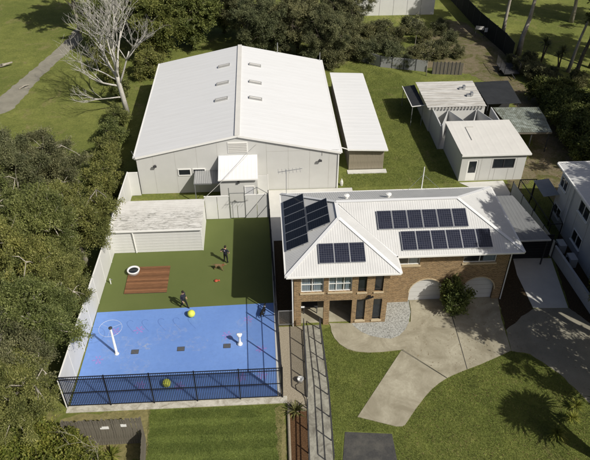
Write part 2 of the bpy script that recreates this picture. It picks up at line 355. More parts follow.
def fastmesh(name, verts, k, mat, smooth=False):
    """mesh of separate k-gons from an (n*k,3) array"""
    verts = np.ascontiguousarray(verts, dtype=np.float32); n = len(verts); me = bpy.data.meshes.new(name)
    me.vertices.add(n); me.vertices.foreach_set('co', verts.ravel()); me.loops.add(n); me.loops.foreach_set('vertex_index', np.arange(n, dtype=np.int32))
    me.polygons.add(n // k); me.polygons.foreach_set('loop_start', np.arange(0, n, k, dtype=np.int32)); me.polygons.foreach_set('loop_total', np.full(n // k, k, dtype=np.int32))
    me.materials.append(M[mat]); me.update(calc_edges=True); me.validate(); return me
def copy_tree(o, parent=None):
    c = o.copy(); COL.objects.link(c); c.parent = parent; WL[c.name] = Vector(c.location)
    for ch in list(o.children): copy_tree(ch, c)
    return c

# ------------------------------------------------------------------ the ground and what lies on it
MB().poly([(-700, -150, 0), (700, -150, 0), (700, 1200, 0), (-700, 1200, 0)]).setting('ground', 'grass')
sheet('track', 'old_bitumen', [P(-40, 140)[:2], P(-12, 120)[:2], P(15, 108)[:2], P(42, 76)[:2], P(75, 47)[:2], P(100, 20)[:2], P(115, 0)[:2], P(98, 0)[:2], P(86, 18)[:2], P(62, 44)[:2], P(28, 74)[:2], P(0, 97)[:2], P(-30, 118)[:2]], .006, .6, .18, 3)
sheet('dirt_yard', 'dirt', px((470, 74), (500, 66), (515, 80), (545, 100), (556, 130), (590, 180), (640, 215), (560, 235), (553, 200), (545, 178), (522, 184), (525, 196), (512, 200), (500, 190), (524, 165), (532, 140), (520, 110), (500, 90)), .005, .5, .25, 4)
sheet('dirt_verge', 'dirt', px((395, 62), (440, 70), (470, 74), (505, 68), (512, 55), (490, 40), (462, 22), (440, 20), (425, 40)), .004, .6, .35, 5)
sheet('turf', 'turf', [(-13.1, 35.0), (.3, 35.0), (.3, 46.3), (-13.1, 46.3)], .010)
sheet('court', 'court_blue', [(-13.15, 26.45), (.32, 26.45), (.32, 35.25), (-13.0, 34.95)], .016)
court = bpy.data.objects['court']
# painted flowers, dark hook lines and worn patches of the court
rr = random.Random(3)
for i, (x, y) in enumerate([(-12.07, 30.27), (-9.61, 32.98), (-3.15, 32.12), (-1.63, 33.54), (-.7, 30.65), (-2.03, 28.22), (-.67, 28.32), (-6.17, 27.69), (-8.85, 27.93), (-11.3, 32.9)]):
    m = MB()
    for k in range(6):
        a = k * math.pi / 3 + rr.random() * .4; r = rr.uniform(.22, .30); cx, cy = x + r * math.cos(a), y + r * math.sin(a); w = rr.uniform(.07, .11)
        m.poly([(cx + w * (1.5 * math.cos(a) * math.cos(t) - .7 * math.sin(a) * math.sin(t)), cy + w * (1.5 * math.sin(a) * math.cos(t) + .7 * math.cos(a) * math.sin(t)), .022) for t in [j * math.pi / 5 for j in range(10)]])
    m.poly([(x + .09 * math.cos(t), y + .09 * math.sin(t), .022) for t in [j * math.pi / 5 for j in range(10)]])
    m.part('painted_flower', 'court_pink', court)
for (sx_, sy_) in ((128, 323), (143, 322), (159, 321), (174, 320), (189, 319)):
    c = P(sx_, sy_); m = MB()
    path = [Vector((c.x + dx, c.y + dy, .021)) for dx, dy in ((.38, .08), (.27, .19), (.12, .23), (-.02, .16), (-.08, 0), (-.03, -.18), (.12, -.42), (.34, -.72), (.58, -1.02))]
    vs = []
    for i, p in enumerate(path):
        d = path[min(i + 1, len(path) - 1)] - path[max(i - 1, 0)]; n = Vector((-d.y, d.x, 0)).normalized() * (.015 if i < 6 else .009); vs += [p + n, p - n]
    m.add(vs, [(2 * i, 2 * i + 1, 2 * i + 3, 2 * i + 2) for i in range(len(path) - 1)])
    m.part('hook_line', 'court_line', court)  # thin dark hook shapes laid flat on the court
for i, (x, y, r) in enumerate([(-8.8, 31.6, .8), (-7.3, 32.6, 1.1), (-10.7, 31.2, 1.5), (-2.4, 31.7, 1.1), (-1.9, 33.2, .7), (-5.3, 31.4, .9), (-9.4, 29.5, 1.0)]):
    MB().poly([(x + r * (1 + .15 * math.sin(3 * t + i)) * math.cos(t), y + .8 * r * math.sin(t), .026 + i * .001) for t in [j * math.pi / 10 for j in range(20)]]).part('worn_patch', 'chalky_wear', court)
MB().lathe((-8.75, 31.35, .027), [(.28, 0), (.33, 0), (.33, .004), (.28, .004)], 20).part('worn_ring', M['chalky_wear'], court)
for (x, y) in ((-9.6, 30.87), (-6.38, 30.96), (-3.12, 31.06)):
    g = MB().box(x - .26, x + .26, y - .2, y + .2, .017, .034).top('drain_grate', 'dark_grey', 'square metal drain grate set in the blue splash court', 'drain', 'drain grates in the court')
    for k in range(5):
        MB().box(x - .21 + k * .095, x - .17 + k * .095, y - .17, y + .17, .034, .04).part('bar', 'steel', g)
# slabs, paths, beds
MB().prism([(-13.3, 25.92), (.95, 25.92), (.95, 26.46), (-13.3, 26.46)], -.1, .05).setting('court_kerb', 'kerb_concrete')
MB().prism([(.32, 25.75 + .72), (.55, 26.47), (.55, 46), (.32, 46)], -.1, .04).setting('fence_kerb', 'pale_concrete')
sheet('dry_verge', 'dry_grass', px((75, 415), (150, 409), (153, 424), (148, 450), (144, 460), (60, 460), (60, 420)), .004, .3, .12, 6)
sheet('dry_verge', 'dry_grass', px((284, 404), (287, 460), (278, 462), (275, 408)), .009, .25, .1, 8)
sheet('lawn', 'lawn', px((150, 409), (284, 405), (281, 430), (280, 500), (142, 500), (148, 440)), .007, .3, .07, 7)
sheet('side_lane', 'dark_mulch', [(.55, 32.8), (1.76, 32.8), (1.76, 46), (.55, 46)], .008)
sheet('gravel_strip', 'gravel', [(.95, 25.2), (2.42, 25.2), (2.42, 32.7), (.56, 32.7), (.56, 26.5), (.95, 26.47)], .006)
sheet('mulch_bed', 'mulch', [(.9, 25.2), (2.2, 25.25), (2.05, 18.5), (.7, 18.5)], .011, .2, .03, 9)
MB().prism([(2.42, 32.7), (3.62, 32.7), (3.68, 26.4), (3.50, 21.6), (3.35, 17.0), (1.9, 17), (2.05, 21.7), (2.25, 26.5)], -.1, .06).setting('ramp_path', 'ramp_concrete')
EDGE = [(402, 426.5), (405, 425), (410, 417.5), (416, 408.6), (424, 398), (432, 389), (440, 382.5), (447, 378.2), (456, 374), (467, 369.6), (480.5, 364.6), (495, 358.2), (511, 351)]
sheet('front_lawn', 'lawn_front', px((320, 330), (331, 326), (336, 340), (347, 350), (370, 354), (401, 352), (357.5, 417), (396, 426.5), *EDGE, (530, 356), (560, 376), (590, 406), (640, 470), (640, 520), (300, 520), (331, 460), (328, 395)), .005, .3, .05, 10)
# house-front path curved round the pebble bed, and the drive
MB().prism(px((329, 323.5), (330.5, 326), (331.5, 332), (334.5, 338.5), (340, 344.5), (347, 349), (356, 351.6), (368, 352.6), (382, 352), (403, 349.7), (407, 338), (412, 322), (400, 323), (385, 323.5), (352, 323.5)), -.1, .045).setting('curved_path', 'concrete')
MB().prism(px((352.5, 325.3), (361, 332), (370, 336), (380, 338), (391, 339), (399, 336), (405, 330), (409, 322), (410.5, 312), (408.5, 301), (387.5, 301), (383.5, 321.5), (352, 323.5)), -.05, .055).setting('pebble_bed', 'pebble')
drive_a = px((357.5, 417), (401, 351), (403, 350.3), (446.6, 378.4), *EDGE[6::-1], (396, 426.5))
drive_b = px((403, 350), (406, 338), (410.5, 322), (411, 310), (409, 300.5), (446.6, 298.5), (460, 345), (466.8, 369.5), (456, 373.9), (447, 378))
drive_c = px((447.2, 298.5), (497.5, 296.5), (501, 318), (511, 350.8), (495, 358), (480.5, 364.4), (467.4, 369.3), (460.6, 345))
drive = MB().prism([tuple(p) for p in drive_a], -.1, .040).setting('driveway', 'concrete')
MB().prism(drive_b, -.1, .043).part('concrete_bay', 'concrete', drive); MB().prism(drive_c, -.1, .041).part('concrete_bay', 'concrete', drive)
for q in ((401.5, 349.8), (446.8, 378)), ((447.2, 299.5), (460.4, 345)), ((460.4, 345), (467.1, 369)):
    a, b = P(*q[0], .05), P(*q[1], .05); MB().bar(a, b, .028, .006).part('joint', 'dark_grey', drive)
sheet('street', 'old_bitumen', px((511.5, 351), (499, 300), (533, 309), (569, 308), (640, 340), (700, 400), (640, 440), (588, 402), (560, 374), (530, 354)), .008, .4, .06, 11)
MB().prism(px((513, 258.5), (551, 258.5), (568, 308), (533, 308), (517, 275)), -.1, .035).setting('carport_drive', 'pale_concrete')
sheet('garden_strip', 'dark_mulch', px((498, 299), (505, 262), (513, 259), (533, 309), (520, 318), (506, 330)), .010, .25, .06, 12)
sheet('side_garden', 'dark_mulch', px((552, 250), (569, 308), (620, 345), (620, 290), (560, 235)), .010, .25, .05, 13)
MB().prism(px((345, 432), (392, 434), (399, 470), (399, 500), (341, 500), (342, 470)), -.05, .03).setting('asphalt_pad', 'asphalt')
MB().prism([(.35, 42.8), (8.3, 42.8), (8.3, 50.5), (-.6, 50.5), (.35, 46.5)], -.1, .045).setting('rear_path', 'pale_concrete')
MB().prism(px((459, 183), (503, 181), (512, 196.5), (494, 197), (480, 192)), -.1, .05).setting('office_path', 'pale_concrete')
MB().prism([(8.2, 52.95), (12.1, 52.95), (12.1, 53.6), (8.2, 53.6)], -.1, .08).setting('slab_edge', 'pale_concrete')

# ------------------------------------------------------------------ the big white shed
def window_on(parent, axis, c, a0, a1, z0, z1, frame='wall_trim', w=.06, mull=1, out=-1, name='window', pane='glass'):
    """window standing proud of a wall plane axis=c; out is the sign of the outward direction"""
    f = MB(); d0, d1 = sorted((c + out * .002, c + out * .07))
    def b(m, p0, p1, q0, q1, e0, e1):
        return m.box(p0, p1, e0, e1, q0, q1) if axis == 'y' else m.box(e0, e1, p0, p1, q0, q1)
    b(f, a0, a1, z1 - w, z1, d0, d1); b(f, a0, a1, z0, z0 + w, d0, d1); b(f, a0, a0 + w, z0 + w, z1 - w, d0, d1); b(f, a1 - w, a1, z0 + w, z1 - w, d0, d1)
    for k in range(1, mull + 1):
        x = a0 + (a1 - a0) * k / (mull + 1); b(f, x - w / 2, x + w / 2, z0 + w, z1 - w, d0, d1)
    o = f.part(name, frame, parent)
    for k in range(mull + 1):
        x0 = a0 + (a1 - a0) * k / (mull + 1) + w / 2; x1 = a0 + (a1 - a0) * (k + 1) / (mull + 1) - w / 2
        g = MB(); e0, e1 = sorted((c + out * .003, c + out * .025)); b(g, x0 + .001, x1 - .001, z0 + w + .001, z1 - w - .001, e0, e1); g.part('pane', pane, o)
    return o
SX0, SX1, SY0, SY1, SE, SR = -11.7, 6.95, 50.6, 71.3, 4.05, 6.05; SM = (SX0 + SX1) / 2
sh = thing('warehouse', 'big white gable-roofed metal warehouse with six roof vents', 'warehouse', (SM, SY0, 0))
m = MB()
for y, fl in ((SY0, 0), (SY1, 1)):
    m.poly([(SX0, y, 0), (SX1, y, 0), (SX1, y, SE), (SM, y, SR), (SX0, y, SE)][::-1 if fl else 1])
m.poly([(SX0, SY0, 0), (SX0, SY0, SE), (SX0, SY1, SE), (SX0, SY1, 0)]); m.poly([(SX1, SY0, 0), (SX1, SY1, 0), (SX1, SY1, SE), (SX1, SY0, SE)])
wall = m.part('wall', 'white_wall', sh)
for x in (-10.2, -8.2, -6.2, -4.3, 0.2, 2.2, 4.2, 6.0): MB().box(x - .012, x + .012, SY0 - .006, SY0 - .001, .05, SE + (2.0 * (1 - abs(x - SM) / (SX1 - SM))) - .12).part('sheet_joint', 'seam', wall)
MB().box(.2, 6.9, SY0 - .006, SY0 - .001, 4.25, 4.275).part('sheet_joint', 'seam', wall)
k = (SR - SE) / (SX1 - SM); ov = .14
r1 = MB().corr([(SX0 - ov, SY0 - ov, SE - ov * k + .05), (SM, SY0 - ov, SR + .05), (SM, SY1 + ov, SR + .05), (SX0 - ov, SY1 + ov, SE - ov * k + .05)], (1, 0, k), .76, .004, (0, 0, 0, 0, 0, 0, 1, 1)).part('roof_slope', 'white_roof', sh)
r2 = MB().corr([(SX1 + ov, SY0 - ov, SE - ov * k + .05), (SM, SY0 - ov, SR + .05), (SM, SY1 + ov, SR + .05), (SX1 + ov, SY1 + ov, SE - ov * k + .05)], (-1, 0, k), .76, .004, (0, 0, 0, 0, 0, 0, 1, 1)).part('roof_slope', 'white_roof', sh)
m = MB().bar((SM, SY0 - ov - .02, SR + .10), (SM, SY1 + ov, SR + .10), .46, .04); m.part('ridge_cap', 'cream_roof', sh)
m = MB()
for s_ in (-1, 1): m.bar((SM + s_ * (SX1 - SM + ov), SY0 - ov - .03, SE - ov * k - .02), (SM, SY0 - ov - .03, SR - .02), .05, .20)
m.part('barge_board', 'wall_trim', sh)
for x in (SX0 - ov - .06, SX1 + ov + .06): MB().bar((x, SY0 - ov, SE - .02), (x, SY1 + ov, SE - .02), .13, .11).part('gutter', 'wall_trim', sh)
def roof_pt(s_, d, y, h=0.0): return Vector((SM + s_ * d, y, SR + .05 - d * k + h))
for s_ in (-1, 1):
    for y in (58.3, 62.0, 66.4):
        v = MB(); a, b = 1.05, 2.35
        q = [roof_pt(s_, a, y - .22), roof_pt(s_, b, y - .22), roof_pt(s_, b, y + .22), roof_pt(s_, a, y + .22)]
        v.add([p + Vector((0, 0, -.01)) for p in q] + [p + Vector((0, 0, .17)) for p in q], [(4, 5, 6, 7), (0, 1, 5, 4), (1, 2, 6, 5), (2, 3, 7, 6), (3, 0, 4, 7)])
        vo = v.part('roof_vent', 'vent_grey', r1 if s_ < 0 else r2)
        c = MB()
        q = [roof_pt(s_, a + .10, y - .13, .175), roof_pt(s_, b - .10, y - .13, .175), roof_pt(s_, b - .10, y + .08, .175), roof_pt(s_, a + .10, y + .08, .175)]
        c.add(q, [(0, 1, 2, 3)]); c.part('louvre', 'cream_roof', sh)
for x0, x1 in ((-8.05, -6.85), (-6.7, -5.5)): window_on(wall, 'y', SY0, x0, x1, 1.95, 2.68, w=.08, mull=0)
g = MB().box(-3.3, -1.48, SY0 - .05, SY0 - .002, 4.2, 5.35).part('gable_louvre', 'wall_trim', sh)
for i in range(6): MB().box(-3.22, -1.56, SY0 - .085, SY0 - .05, 4.28 + i * .175, 4.36 + i * .175).part('slat', 'seam', sh)
for x, z in ((-10.06, 3.15), (5.15, 3.25)):
    MB().box(x - .05, x + .05, SY0 - .2, SY0 - .002, z - .03, z + .05).box(x - .16, x + .16, SY0 - .34, SY0 - .2, z - .06, z + .10).part('floodlight', 'dark_grey', sh)
MB().tube([(SX1 - .1, SY0 - .06, SE - .1), (SX1 - .1, SY0 - .06, .05)], .045).part('downpipe', 'wall_trim', sh)
MB().tube([(SX0 + .02, SY0 - .2, SE - .25), (SX0 - .2, SY0 - .4, SE + .9)], .02, 6).part('antenna_stub', 'steel', sh)
MB().tube([(1.95, SY1 - .1, 4.9), (1.95, SY1 - .1, 6.4)], .035, 6).part('flue', 'steel', sh)
MB().tube([(6.9, SY1 - .1, 3.9), (6.9, SY1 - .1, 5.1)], .035, 6).part('flue', 'steel', sh)
MB().tube([(5.35, SY0 - .03, 4.4), (5.35, SY0 - .03, 3.7)], .02, 6).part('conduit', 'seam', sh)
# front annex of the warehouse
an = thing('entry_annex', 'small white box annex with skillion roof on the warehouse front', 'annex', (-2.4, 48.3, 0))
MB().box(-4.1, -.75, 48.3, 50.58, 0, 2.95).add([(-4.1, 48.3, 2.95), (-4.1, 50.58, 2.95), (-4.1, 50.58, 3.75), (-.75, 48.3, 2.95), (-.75, 50.58, 2.95), (-.75, 50.58, 3.75)], [(0, 1, 2), (5, 4, 3)]).part('wall', 'white_wall', an)
MB().corr([(-4.2, 48.05, 3.02), (-.65, 48.05, 3.02), (-.65, 50.59, 3.98), (-4.2, 50.59, 3.98)], (0, 1, .38), .35, .007, (0, 0, 0, 1)).part('roof', 'white_roof', an)
MB().bar((-4.22, 48.0, 2.98), (-.63, 48.0, 2.98), .1, .12).part('gutter', 'wall_trim', an)
MB().box(-2.5, -2.3, 48.1, 48.29, 2.5, 2.65).part('wall_lamp', 'dark_grey', an)
window_on(an, 'y', 48.3, -1.9, -1.0, .02, 2.1, mull=0, name='door', pane='curtain')
cn = thing('door_canopy', 'small grey canopy on a post beside the entry annex', 'canopy', (-5.4, 49.6, 0))
MB().corr([(-6.5, 48.75, 2.2), (-4.13, 48.75, 2.2), (-4.13, 50.58, 2.42), (-6.5, 50.58, 2.42)], (0, 1, .12), .2, .02).part('roof', 'grey_roof', cn)
MB().bar((-6.5, 48.75, 2.14), (-4.13, 48.75, 2.14), .06, .1).part('beam', 'steel', cn)
MB().bar((-6.42, 48.8, 0), (-6.42, 48.8, 2.1), .08).part('post', 'steel', cn)
fp = thing('white_fence_panel', 'white sheet fence panel between the entry annex and the rear path', 'fence', (-.2, 50.2, 0))
MB().box(-.7, .25, 49.3, 49.34, .05, 2.5).part('sheet', 'fence_white', fp); MB().bar((.25, 49.32, 0), (.25, 49.32, 2.6), .07).part('post', 'wall_trim', fp)
# lean-to beside the warehouse
lt = thing('storage_shed', 'long low white-roofed storage shed with weathered timber end wall', 'shed', (10.1, 53.7, 0))
MB().corr([(8.1, 53.2, 2.68), (12.0, 53.2, 2.50), (12.0, 71.0, 2.50), (8.1, 71.0, 2.68)], (-1, 0, .05), .76, .007, (0, 0, 0, 0, 0, 0, 1, 1)).part('roof', 'white_roof', lt)
MB().box(8.35, 11.8, 53.75, 70.8, 0, 2.42).part('wall', 'timber_grey', lt)
MB().bar((8.1, 53.2, 2.62), (12.0, 53.2, 2.44), .05, .14).part('fascia', 'wall_trim', lt)
MB().bar((12.03, 53.2, 2.42), (12.03, 71.0, 2.42), .1, .1).part('gutter', 'wall_trim', lt)
rr = random.Random(5); bm_ = MB().box(-.065, .065, -.02, .02, 0, 2.28).mesh('board', 'timber_pale')
for i in range(24):
    o = bpy.data.objects.new('board', bm_); link(o, lt); o.location = Vector((8.43 + i * .144, 53.72 + rr.uniform(-.01, .01), .07)) - WL[lt.name]; o.scale.z = rr.uniform(.985, 1.02)
MB().bar((7.0, 53.0, 3.2), (8.1, 53.1, 2.75), .07, .07).part('brace', 'wall_trim', lt)
MB().lathe((7.35, 51.0, 0), [(.12, 0), (.16, .25), (.14, .5), (.07, .62), (.05, .75)], 12).top('gas_bottle', 'cream_roof', 'pale gas bottle on the grass at the warehouse corner', 'gas bottle')

# ------------------------------------------------------------------ garden shed, walls and gates of the yard
gs = thing('garden_shed', 'low white garden shed with mouldy weathered roof beside the turf', 'shed', (-9.2, 41.9, 0))
MB().box(-13.02, -5.45, 41.92, 46.0, 0, 2.28).part('wall', 'fence_white', gs)
bo = MB().box(-13.0, -5.44, 41.885, 41.918, -.06, .06).mesh('weatherboard', 'fence_white')
for i in range(15):
    o = bpy.data.objects.new('weatherboard', bo); link(o, gs); o.location = Vector((0, .012 * (i % 2), .09 + i * .148)) - WL[gs.name]
MB().corr([(-13.1, 41.75, 2.44), (-5.35, 41.75, 2.44), (-5.35, 46.1, 2.36), (-13.1, 46.1, 2.36)], (1, 0, 0), .27, .010, (0, 0, 0, 1)).part('roof', 'weathered', gs)
MB().bar((-13.1, 41.70, 2.40), (-5.33, 41.70, 2.40), .10, .12).part('gutter', 'wall_trim', gs)
MB().tube([(-11.15, 41.72, 2.42), (-11.02, 41.78, 2.2), (-10.98, 41.83, .05)], .055).part('downpipe', 'wall_trim', gs)
MB().box(-5.46, -5.40, 41.88, 46, 0, 2.3).part('corner_trim', 'wall_trim', gs)
def rail_run(p, q, step):
    n = max(1, round((q - p).length / step)); return [p + (q - p) * i / n for i in range(n + 1)]
lw = thing('boundary_wall', 'tall white sheet-metal boundary wall along the court and turf', 'wall', (-13.2, 38, 0))
A0, A1 = Vector((-13.32, 26.35, 0)), Vector((-12.62, 50.3, 0))
pts = rail_run(A0, A1, 2.4); dirn = (A1 - A0).normalized()
for a, b in zip(pts, pts[1:]):
    z = Vector((0, 0, 1.34)); MB().bar(a + z + dirn * .035, b + z - dirn * .035, .05, 2.58).part('sheet', 'fence_white', lw)
for p in pts: MB().bar(p, p + Vector((0, 0, 2.68)), .07, .07).part('post', 'wall_trim', lw)
MB().bar(A0 + Vector((0, 0, 2.70)), A1 + Vector((0, 0, 2.70)), .09, .05).part('capping', 'wall_trim', lw)
ep = thing('white_fence_panel', 'white sheet fence panel joining the boundary wall to the warehouse corner', 'fence', (-12.2, 50.35, 0))
MB().box(-12.58, -11.72, 50.33, 50.37, .04, 2.55).part('sheet', 'fence_white', ep); MB().box(-12.58, -11.72, 50.32, 50.38, 2.55, 2.62).part('capping', 'wall_trim', ep)
bw = thing('yard_wall', 'white sheet wall behind the turf next to the garden shed', 'wall', (-4.4, 46.3, 0))
for x0, x1 in ((-5.38, -4.32), (-4.28, -3.25)): MB().box(x0, x1, 46.22, 46.27, .04, 2.45).part('sheet', 'fence_white', bw)
MB().box(-5.42, -3.2, 46.2, 46.29, 2.45, 2.52).part('capping', 'wall_trim', bw)
MB().bar((-3.22, 46.25, 0), (-3.22, 46.25, 3.3), .08).part('post', 'steel', bw)
bw2 = thing('yard_wall', 'white sheet wall behind the turf, between the gate and the black side fence', 'wall', (-.8, 46.3, 0))
for x0, x1 in ((-1.82, -.82), (-.78, .22)): MB().box(x0, x1, 46.22, 46.27, .04, 2.5).part('sheet', 'fence_white', bw2)
MB().box(-1.85, .25, 46.2, 46.29, 2.5, 2.57).part('capping', 'wall_trim', bw2)
m = MB(); m.bar((-1.84, 46.25, 0), (-1.84, 46.25, 3.0), .07); m.part('post', 'steel', bw2)
MB().bar((-1.84, 46.25, 2.6), (-.75, 46.25, 3.3), .04).part('brace', 'steel', bw2); MB().bar((-.75, 46.25, 2.57), (-.75, 46.25, 3.35), .05).part('post', 'steel', bw2); MB().bar((-.75, 46.25, 3.3), (.2, 46.25, 2.6), .04).part('brace', 'steel', bw2)
gt = thing('yard_gate', 'pale double gate with steel frame in the white wall behind the turf', 'gate', (-2.5, 46.25, 0))
for x0, x1 in ((-3.15, -2.56), (-2.52, -1.9)):
    MB().box(x0, x1, 46.22, 46.26, .1, 1.75).part('leaf', 'fence_white', gt)
MB().bar((-3.18, 46.24, 1.8), (-1.88, 46.24, 1.8), .05).bar((-3.18, 46.24, 2.75), (-1.88, 46.24, 2.75), .05).bar((-3.17, 46.24, 1.8), (-3.17, 46.24, 2.75), .05).bar((-1.9, 46.24, 1.8), (-1.9, 46.24, 2.75), .05).part('frame', 'steel', gt)

# ------------------------------------------------------------------ fences round the court
def wires(mb, a, b, z0, z1, step=.12, w=.007):
    a, b = Vector(a), Vector(b); d = (b - a); Ln = d.length; d.normalize(); hh = z1 - z0; k = -hh
    while k < Ln:
        for s_ in (1, -1):
            p, q = (k, 0.0), (k + hh, hh)
            if p[0] < 0: p = (0, -k)
            if q[0] > Ln: q = (Ln, Ln - k)
            if q[0] - p[0] > .03:
                f = lambda u: a + d * u[0] + Vector((0, 0, z0 + (u[1] if s_ > 0 else hh - u[1])))
                mb.bar(f(p), f(q), w)
        k += step
    return mb
ff = thing('picket_fence', 'tall black steel picket fence along the front of the blue court', 'fence', (-6.3, 26.4, 0))
FX = [-13.28, -10.5, -7.7, -4.9, -2.1, .66]; FY = 26.38
for x in FX: MB().box(x - .04, x + .04, FY - .04, FY + .04, .05, 3.02).part('post', 'black_metal', ff)
for i in range(5):
    for z in (.16, 1.45, 2.72, 2.96): MB().box(FX[i] + .041, FX[i + 1] - .041, FY - .02, FY + .02, z - .025, z + .025).part('rail', 'black_metal', ff)
pk = MB().box(-.016, .016, -.016, .016, .1, 2.93).mesh('picket', 'black_metal')
for i in range(5):
    n = 25
    for j in range(1, n):
        o = bpy.data.objects.new('picket', pk); link(o, ff); o.location = Vector((FX[i] + (FX[i + 1] - FX[i]) * j / n, FY + .03, 0)) - WL[ff.name]
sf = thing('mesh_fence', 'tall black wire mesh fence along the house side of the court', 'fence', (.4, 36, 0))
B0, B1 = Vector((.62, 26.55, 0)), Vector((.22, 46.15, 0)); pts = rail_run(B0, B1, 2.75)
for p in pts: MB().bar(p, p + Vector((0, 0, 3.02)), .07).part('post', 'black_metal', sf)
for a, b in zip(pts, pts[1:]):
    for z in (.12, 1.5, 2.97): MB().bar(a + Vector((0, .04, z)), b + Vector((0, -.04, z)), .045).part('rail', 'black_metal', sf)
wires(MB(), B0, B1, .12, 2.97, .16, .006).part('wire_mesh', 'black_metal', sf, kind='stuff')
lg = thing('mesh_gate', 'low wire gate between the black side fence and brick house', 'gate', (1.1, 32.85, 0))
m = MB(); m.bar((.62, 32.85, 1.5), (1.72, 32.85, 1.5), .05).bar((.62, 32.85, .1), (1.72, 32.85, .1), .05).bar((.64, 32.85, 0), (.64, 32.85, 1.5), .05).bar((1.7, 32.85, 0), (1.7, 32.85, 1.5), .05).part('frame', 'steel', lg)
wires(MB(), (.64, 32.85, 0), (1.7, 32.85, 0), .12, 1.48, .12, .006).part('wire_mesh', 'steel', lg, kind='stuff')
def railing(name, label, pts, hgt=1.15, mat='dark_grey', mesh=True):
    t = thing(name, label, 'railing', pts[0]); pts = [Vector(p) for p in pts]
    run = []
    for a, b in zip(pts, pts[1:]): run += rail_run(a, b, 1.55)[:-1]
    run.append(pts[-1])
    for p in run: MB().bar(p, p + Vector((0, 0, hgt)), .06).part('post', mat, t)
    for a, b in zip(run, run[1:]):
        for z in ((hgt, .62) if not mesh else (hgt, .12)): MB().bar(a + Vector((0, 0, z)), b + Vector((0, 0, z)), .055).part('rail', mat, t)
    if mesh:
        m = MB()
        for a, b in zip(run, run[1:]): wires(m, a, b, .12, hgt, .1, .008)
        m.part('wire_mesh', mat, t, kind='stuff')
    return t
railing('ramp_railing', 'dark mesh railing between the gravel strip and the ramp path', [(2.42, 32.2, .05), (2.28, 26.3, .05)], 1.25)
railing('ramp_railing', 'low dark post rail between the mulch bed and the ramp path', [(2.22, 25.4, .03), (2.02, 20.5, .03)], .95, mesh=False)
railing('ramp_railing', 'dark two-rail handrail along the lawn side of the ramp path', [(3.60, 32.3, .05), (3.66, 26.4, .05), (3.48, 21.2, .05)], 1.15, mesh=False)
# timber paling fence lower down
tf = thing('paling_fence', 'weathered grey timber paling fence below the court corner', 'fence', (-10, 23.45, 0))
rr = random.Random(11); pm_ = [MB().box(-.07, .07, -.012, .012, 0, 2.45).mesh('paling', 'timber_grey') for _ in range(1)]
n = 32
for i in range(n):
    x = -12.5 + 4.5 * i / (n - 1)
    o = bpy.data.objects.new('paling', pm_[0]); link(o, tf); o.location = Vector((x, 23.45 + rr.uniform(-.008, .008), .02)) - WL[tf.name]; o.scale.z = rr.uniform(.95, 1.03); o.rotation_euler = (rr.uniform(-.01, .01), rr.uniform(-.012, .012), 0)
for z in (.5, 1.3, 2.1): MB().box(-12.55, -7.95, 23.465, 23.52, z - .04, z + .04).part('rail', 'timber_grey', tf)
for x in (-12.5, -10.2, -7.95): MB().box(x - .05, x + .05, 23.52, 23.62, 0, 2.4).part('post', 'timber_grey', tf)
for x, z, w in ((-10.1, 1.75, .26), (-8.95, 1.9, .17)): MB().box(x - w, x + w, 23.415, 23.43, z - .12, z + .12).part('notice_board', 'white_paint', tf)
rf = thing('paling_fence', 'short timber paling fence running down the edge of the striped lawn', 'fence', (-7.9, 22.4, 0))
pm2 = MB().box(-.012, .012, -.07, .07, 0, 1.7).mesh('paling', 'timber_grey')
for i in range(14):
    o = bpy.data.objects.new('paling', pm2); link(o, rf); o.location = Vector((-7.85 + .012 * i, 23.2 - i * .15, .02)) - WL[rf.name]; o.scale.z = rr.uniform(.94, 1.04)
for z in (.4, 1.3): MB().bar((-7.88, 23.28, z), (-7.70, 21.1, z), .05, .08).part('rail', 'timber_grey', rf)
MB().tube([(.98, 25.2, .1), (.92, 22, .1), (.86, 18.6, .1)], .09, 8).top('sleeper_edge', 'timber_pale', 'pale timber log edging beside the brown mulch bed', 'edging')

# ------------------------------------------------------------------ brick house
HX0, HX1, HW, HYF, HYM, HYB, HE = 1.76, 17.7, 8.5, 32.75, 34.75, 41.6, 5.25
hs = thing('brick_house', 'two-storey tan brick house with pale corrugated hip roof and arched garages', 'house', (9, 37, 0))
holes_up = [(2.25, 3.85, 3.30, 4.85), (4.2, 5.85, 3.30, 4.85), (6.3, 6.9, 3.18, 4.85), (7.48, 8.08, 3.18, 4.85)]
holes_lo = [(2.28, 3.9, 0, 2.45), (4.32, 5.95, 0, 2.45), (6.28, 6.92, .35, 2.45), (7.5, 8.12, .35, 2.45)]
m = MB(); m.holed('y', HYF, HX0, HW, 0, HE, holes_up + holes_lo, .24)
arches = [(10.6, 13.15), (14.62, 17.1)]
win_main = [(9.4, 11.1, 3.78, 4.72), (14.3, 16.75, 3.78, 4.72)]
m.holed('y', HYM, HW + .0, HX1, 0, HE, [(a, b, 0, 2.32) for a, b in arches] + win_main, .24)
for a, b in arches:                     # spandrels of the arches
    n = 14; r = (b - a) / 2; cx = (a + b) / 2; spring = 1.05; hgt = 2.32 - spring
    arc = [(cx - r * math.cos(t), spring + hgt * math.sin(t)) for t in [math.pi * i / n for i in range(n + 1)]]
    for i in range(n):
        (xa, za), (xb, zb) = arc[i], arc[i + 1]
        for d in (.001, .2): m.add([(xa, HYM + d, za), (xb, HYM + d, zb), (xb, HYM + d, 2.33), (xa, HYM + d, 2.33)], [(0, 1, 2, 3)])
        m.add([(xa, HYM + .001, za), (xb, HYM + .001, zb), (xb, HYM + .2, zb), (xa, HYM + .2, za)], [(0, 1, 2, 3)])
m.box(HX0, HX0 + .22, HYF + .245, HYB, 0, HE); m.box(HX1 - .22, HX1 - .001, HYM + .245, HYB, 0, HE); m.box(HX0 + .23, HX1 - .23, HYB - .22, HYB - .001, 0, HE); m.box(HW - .22, HW - .001, HYF + .245, HYM + .6, 0, HE)
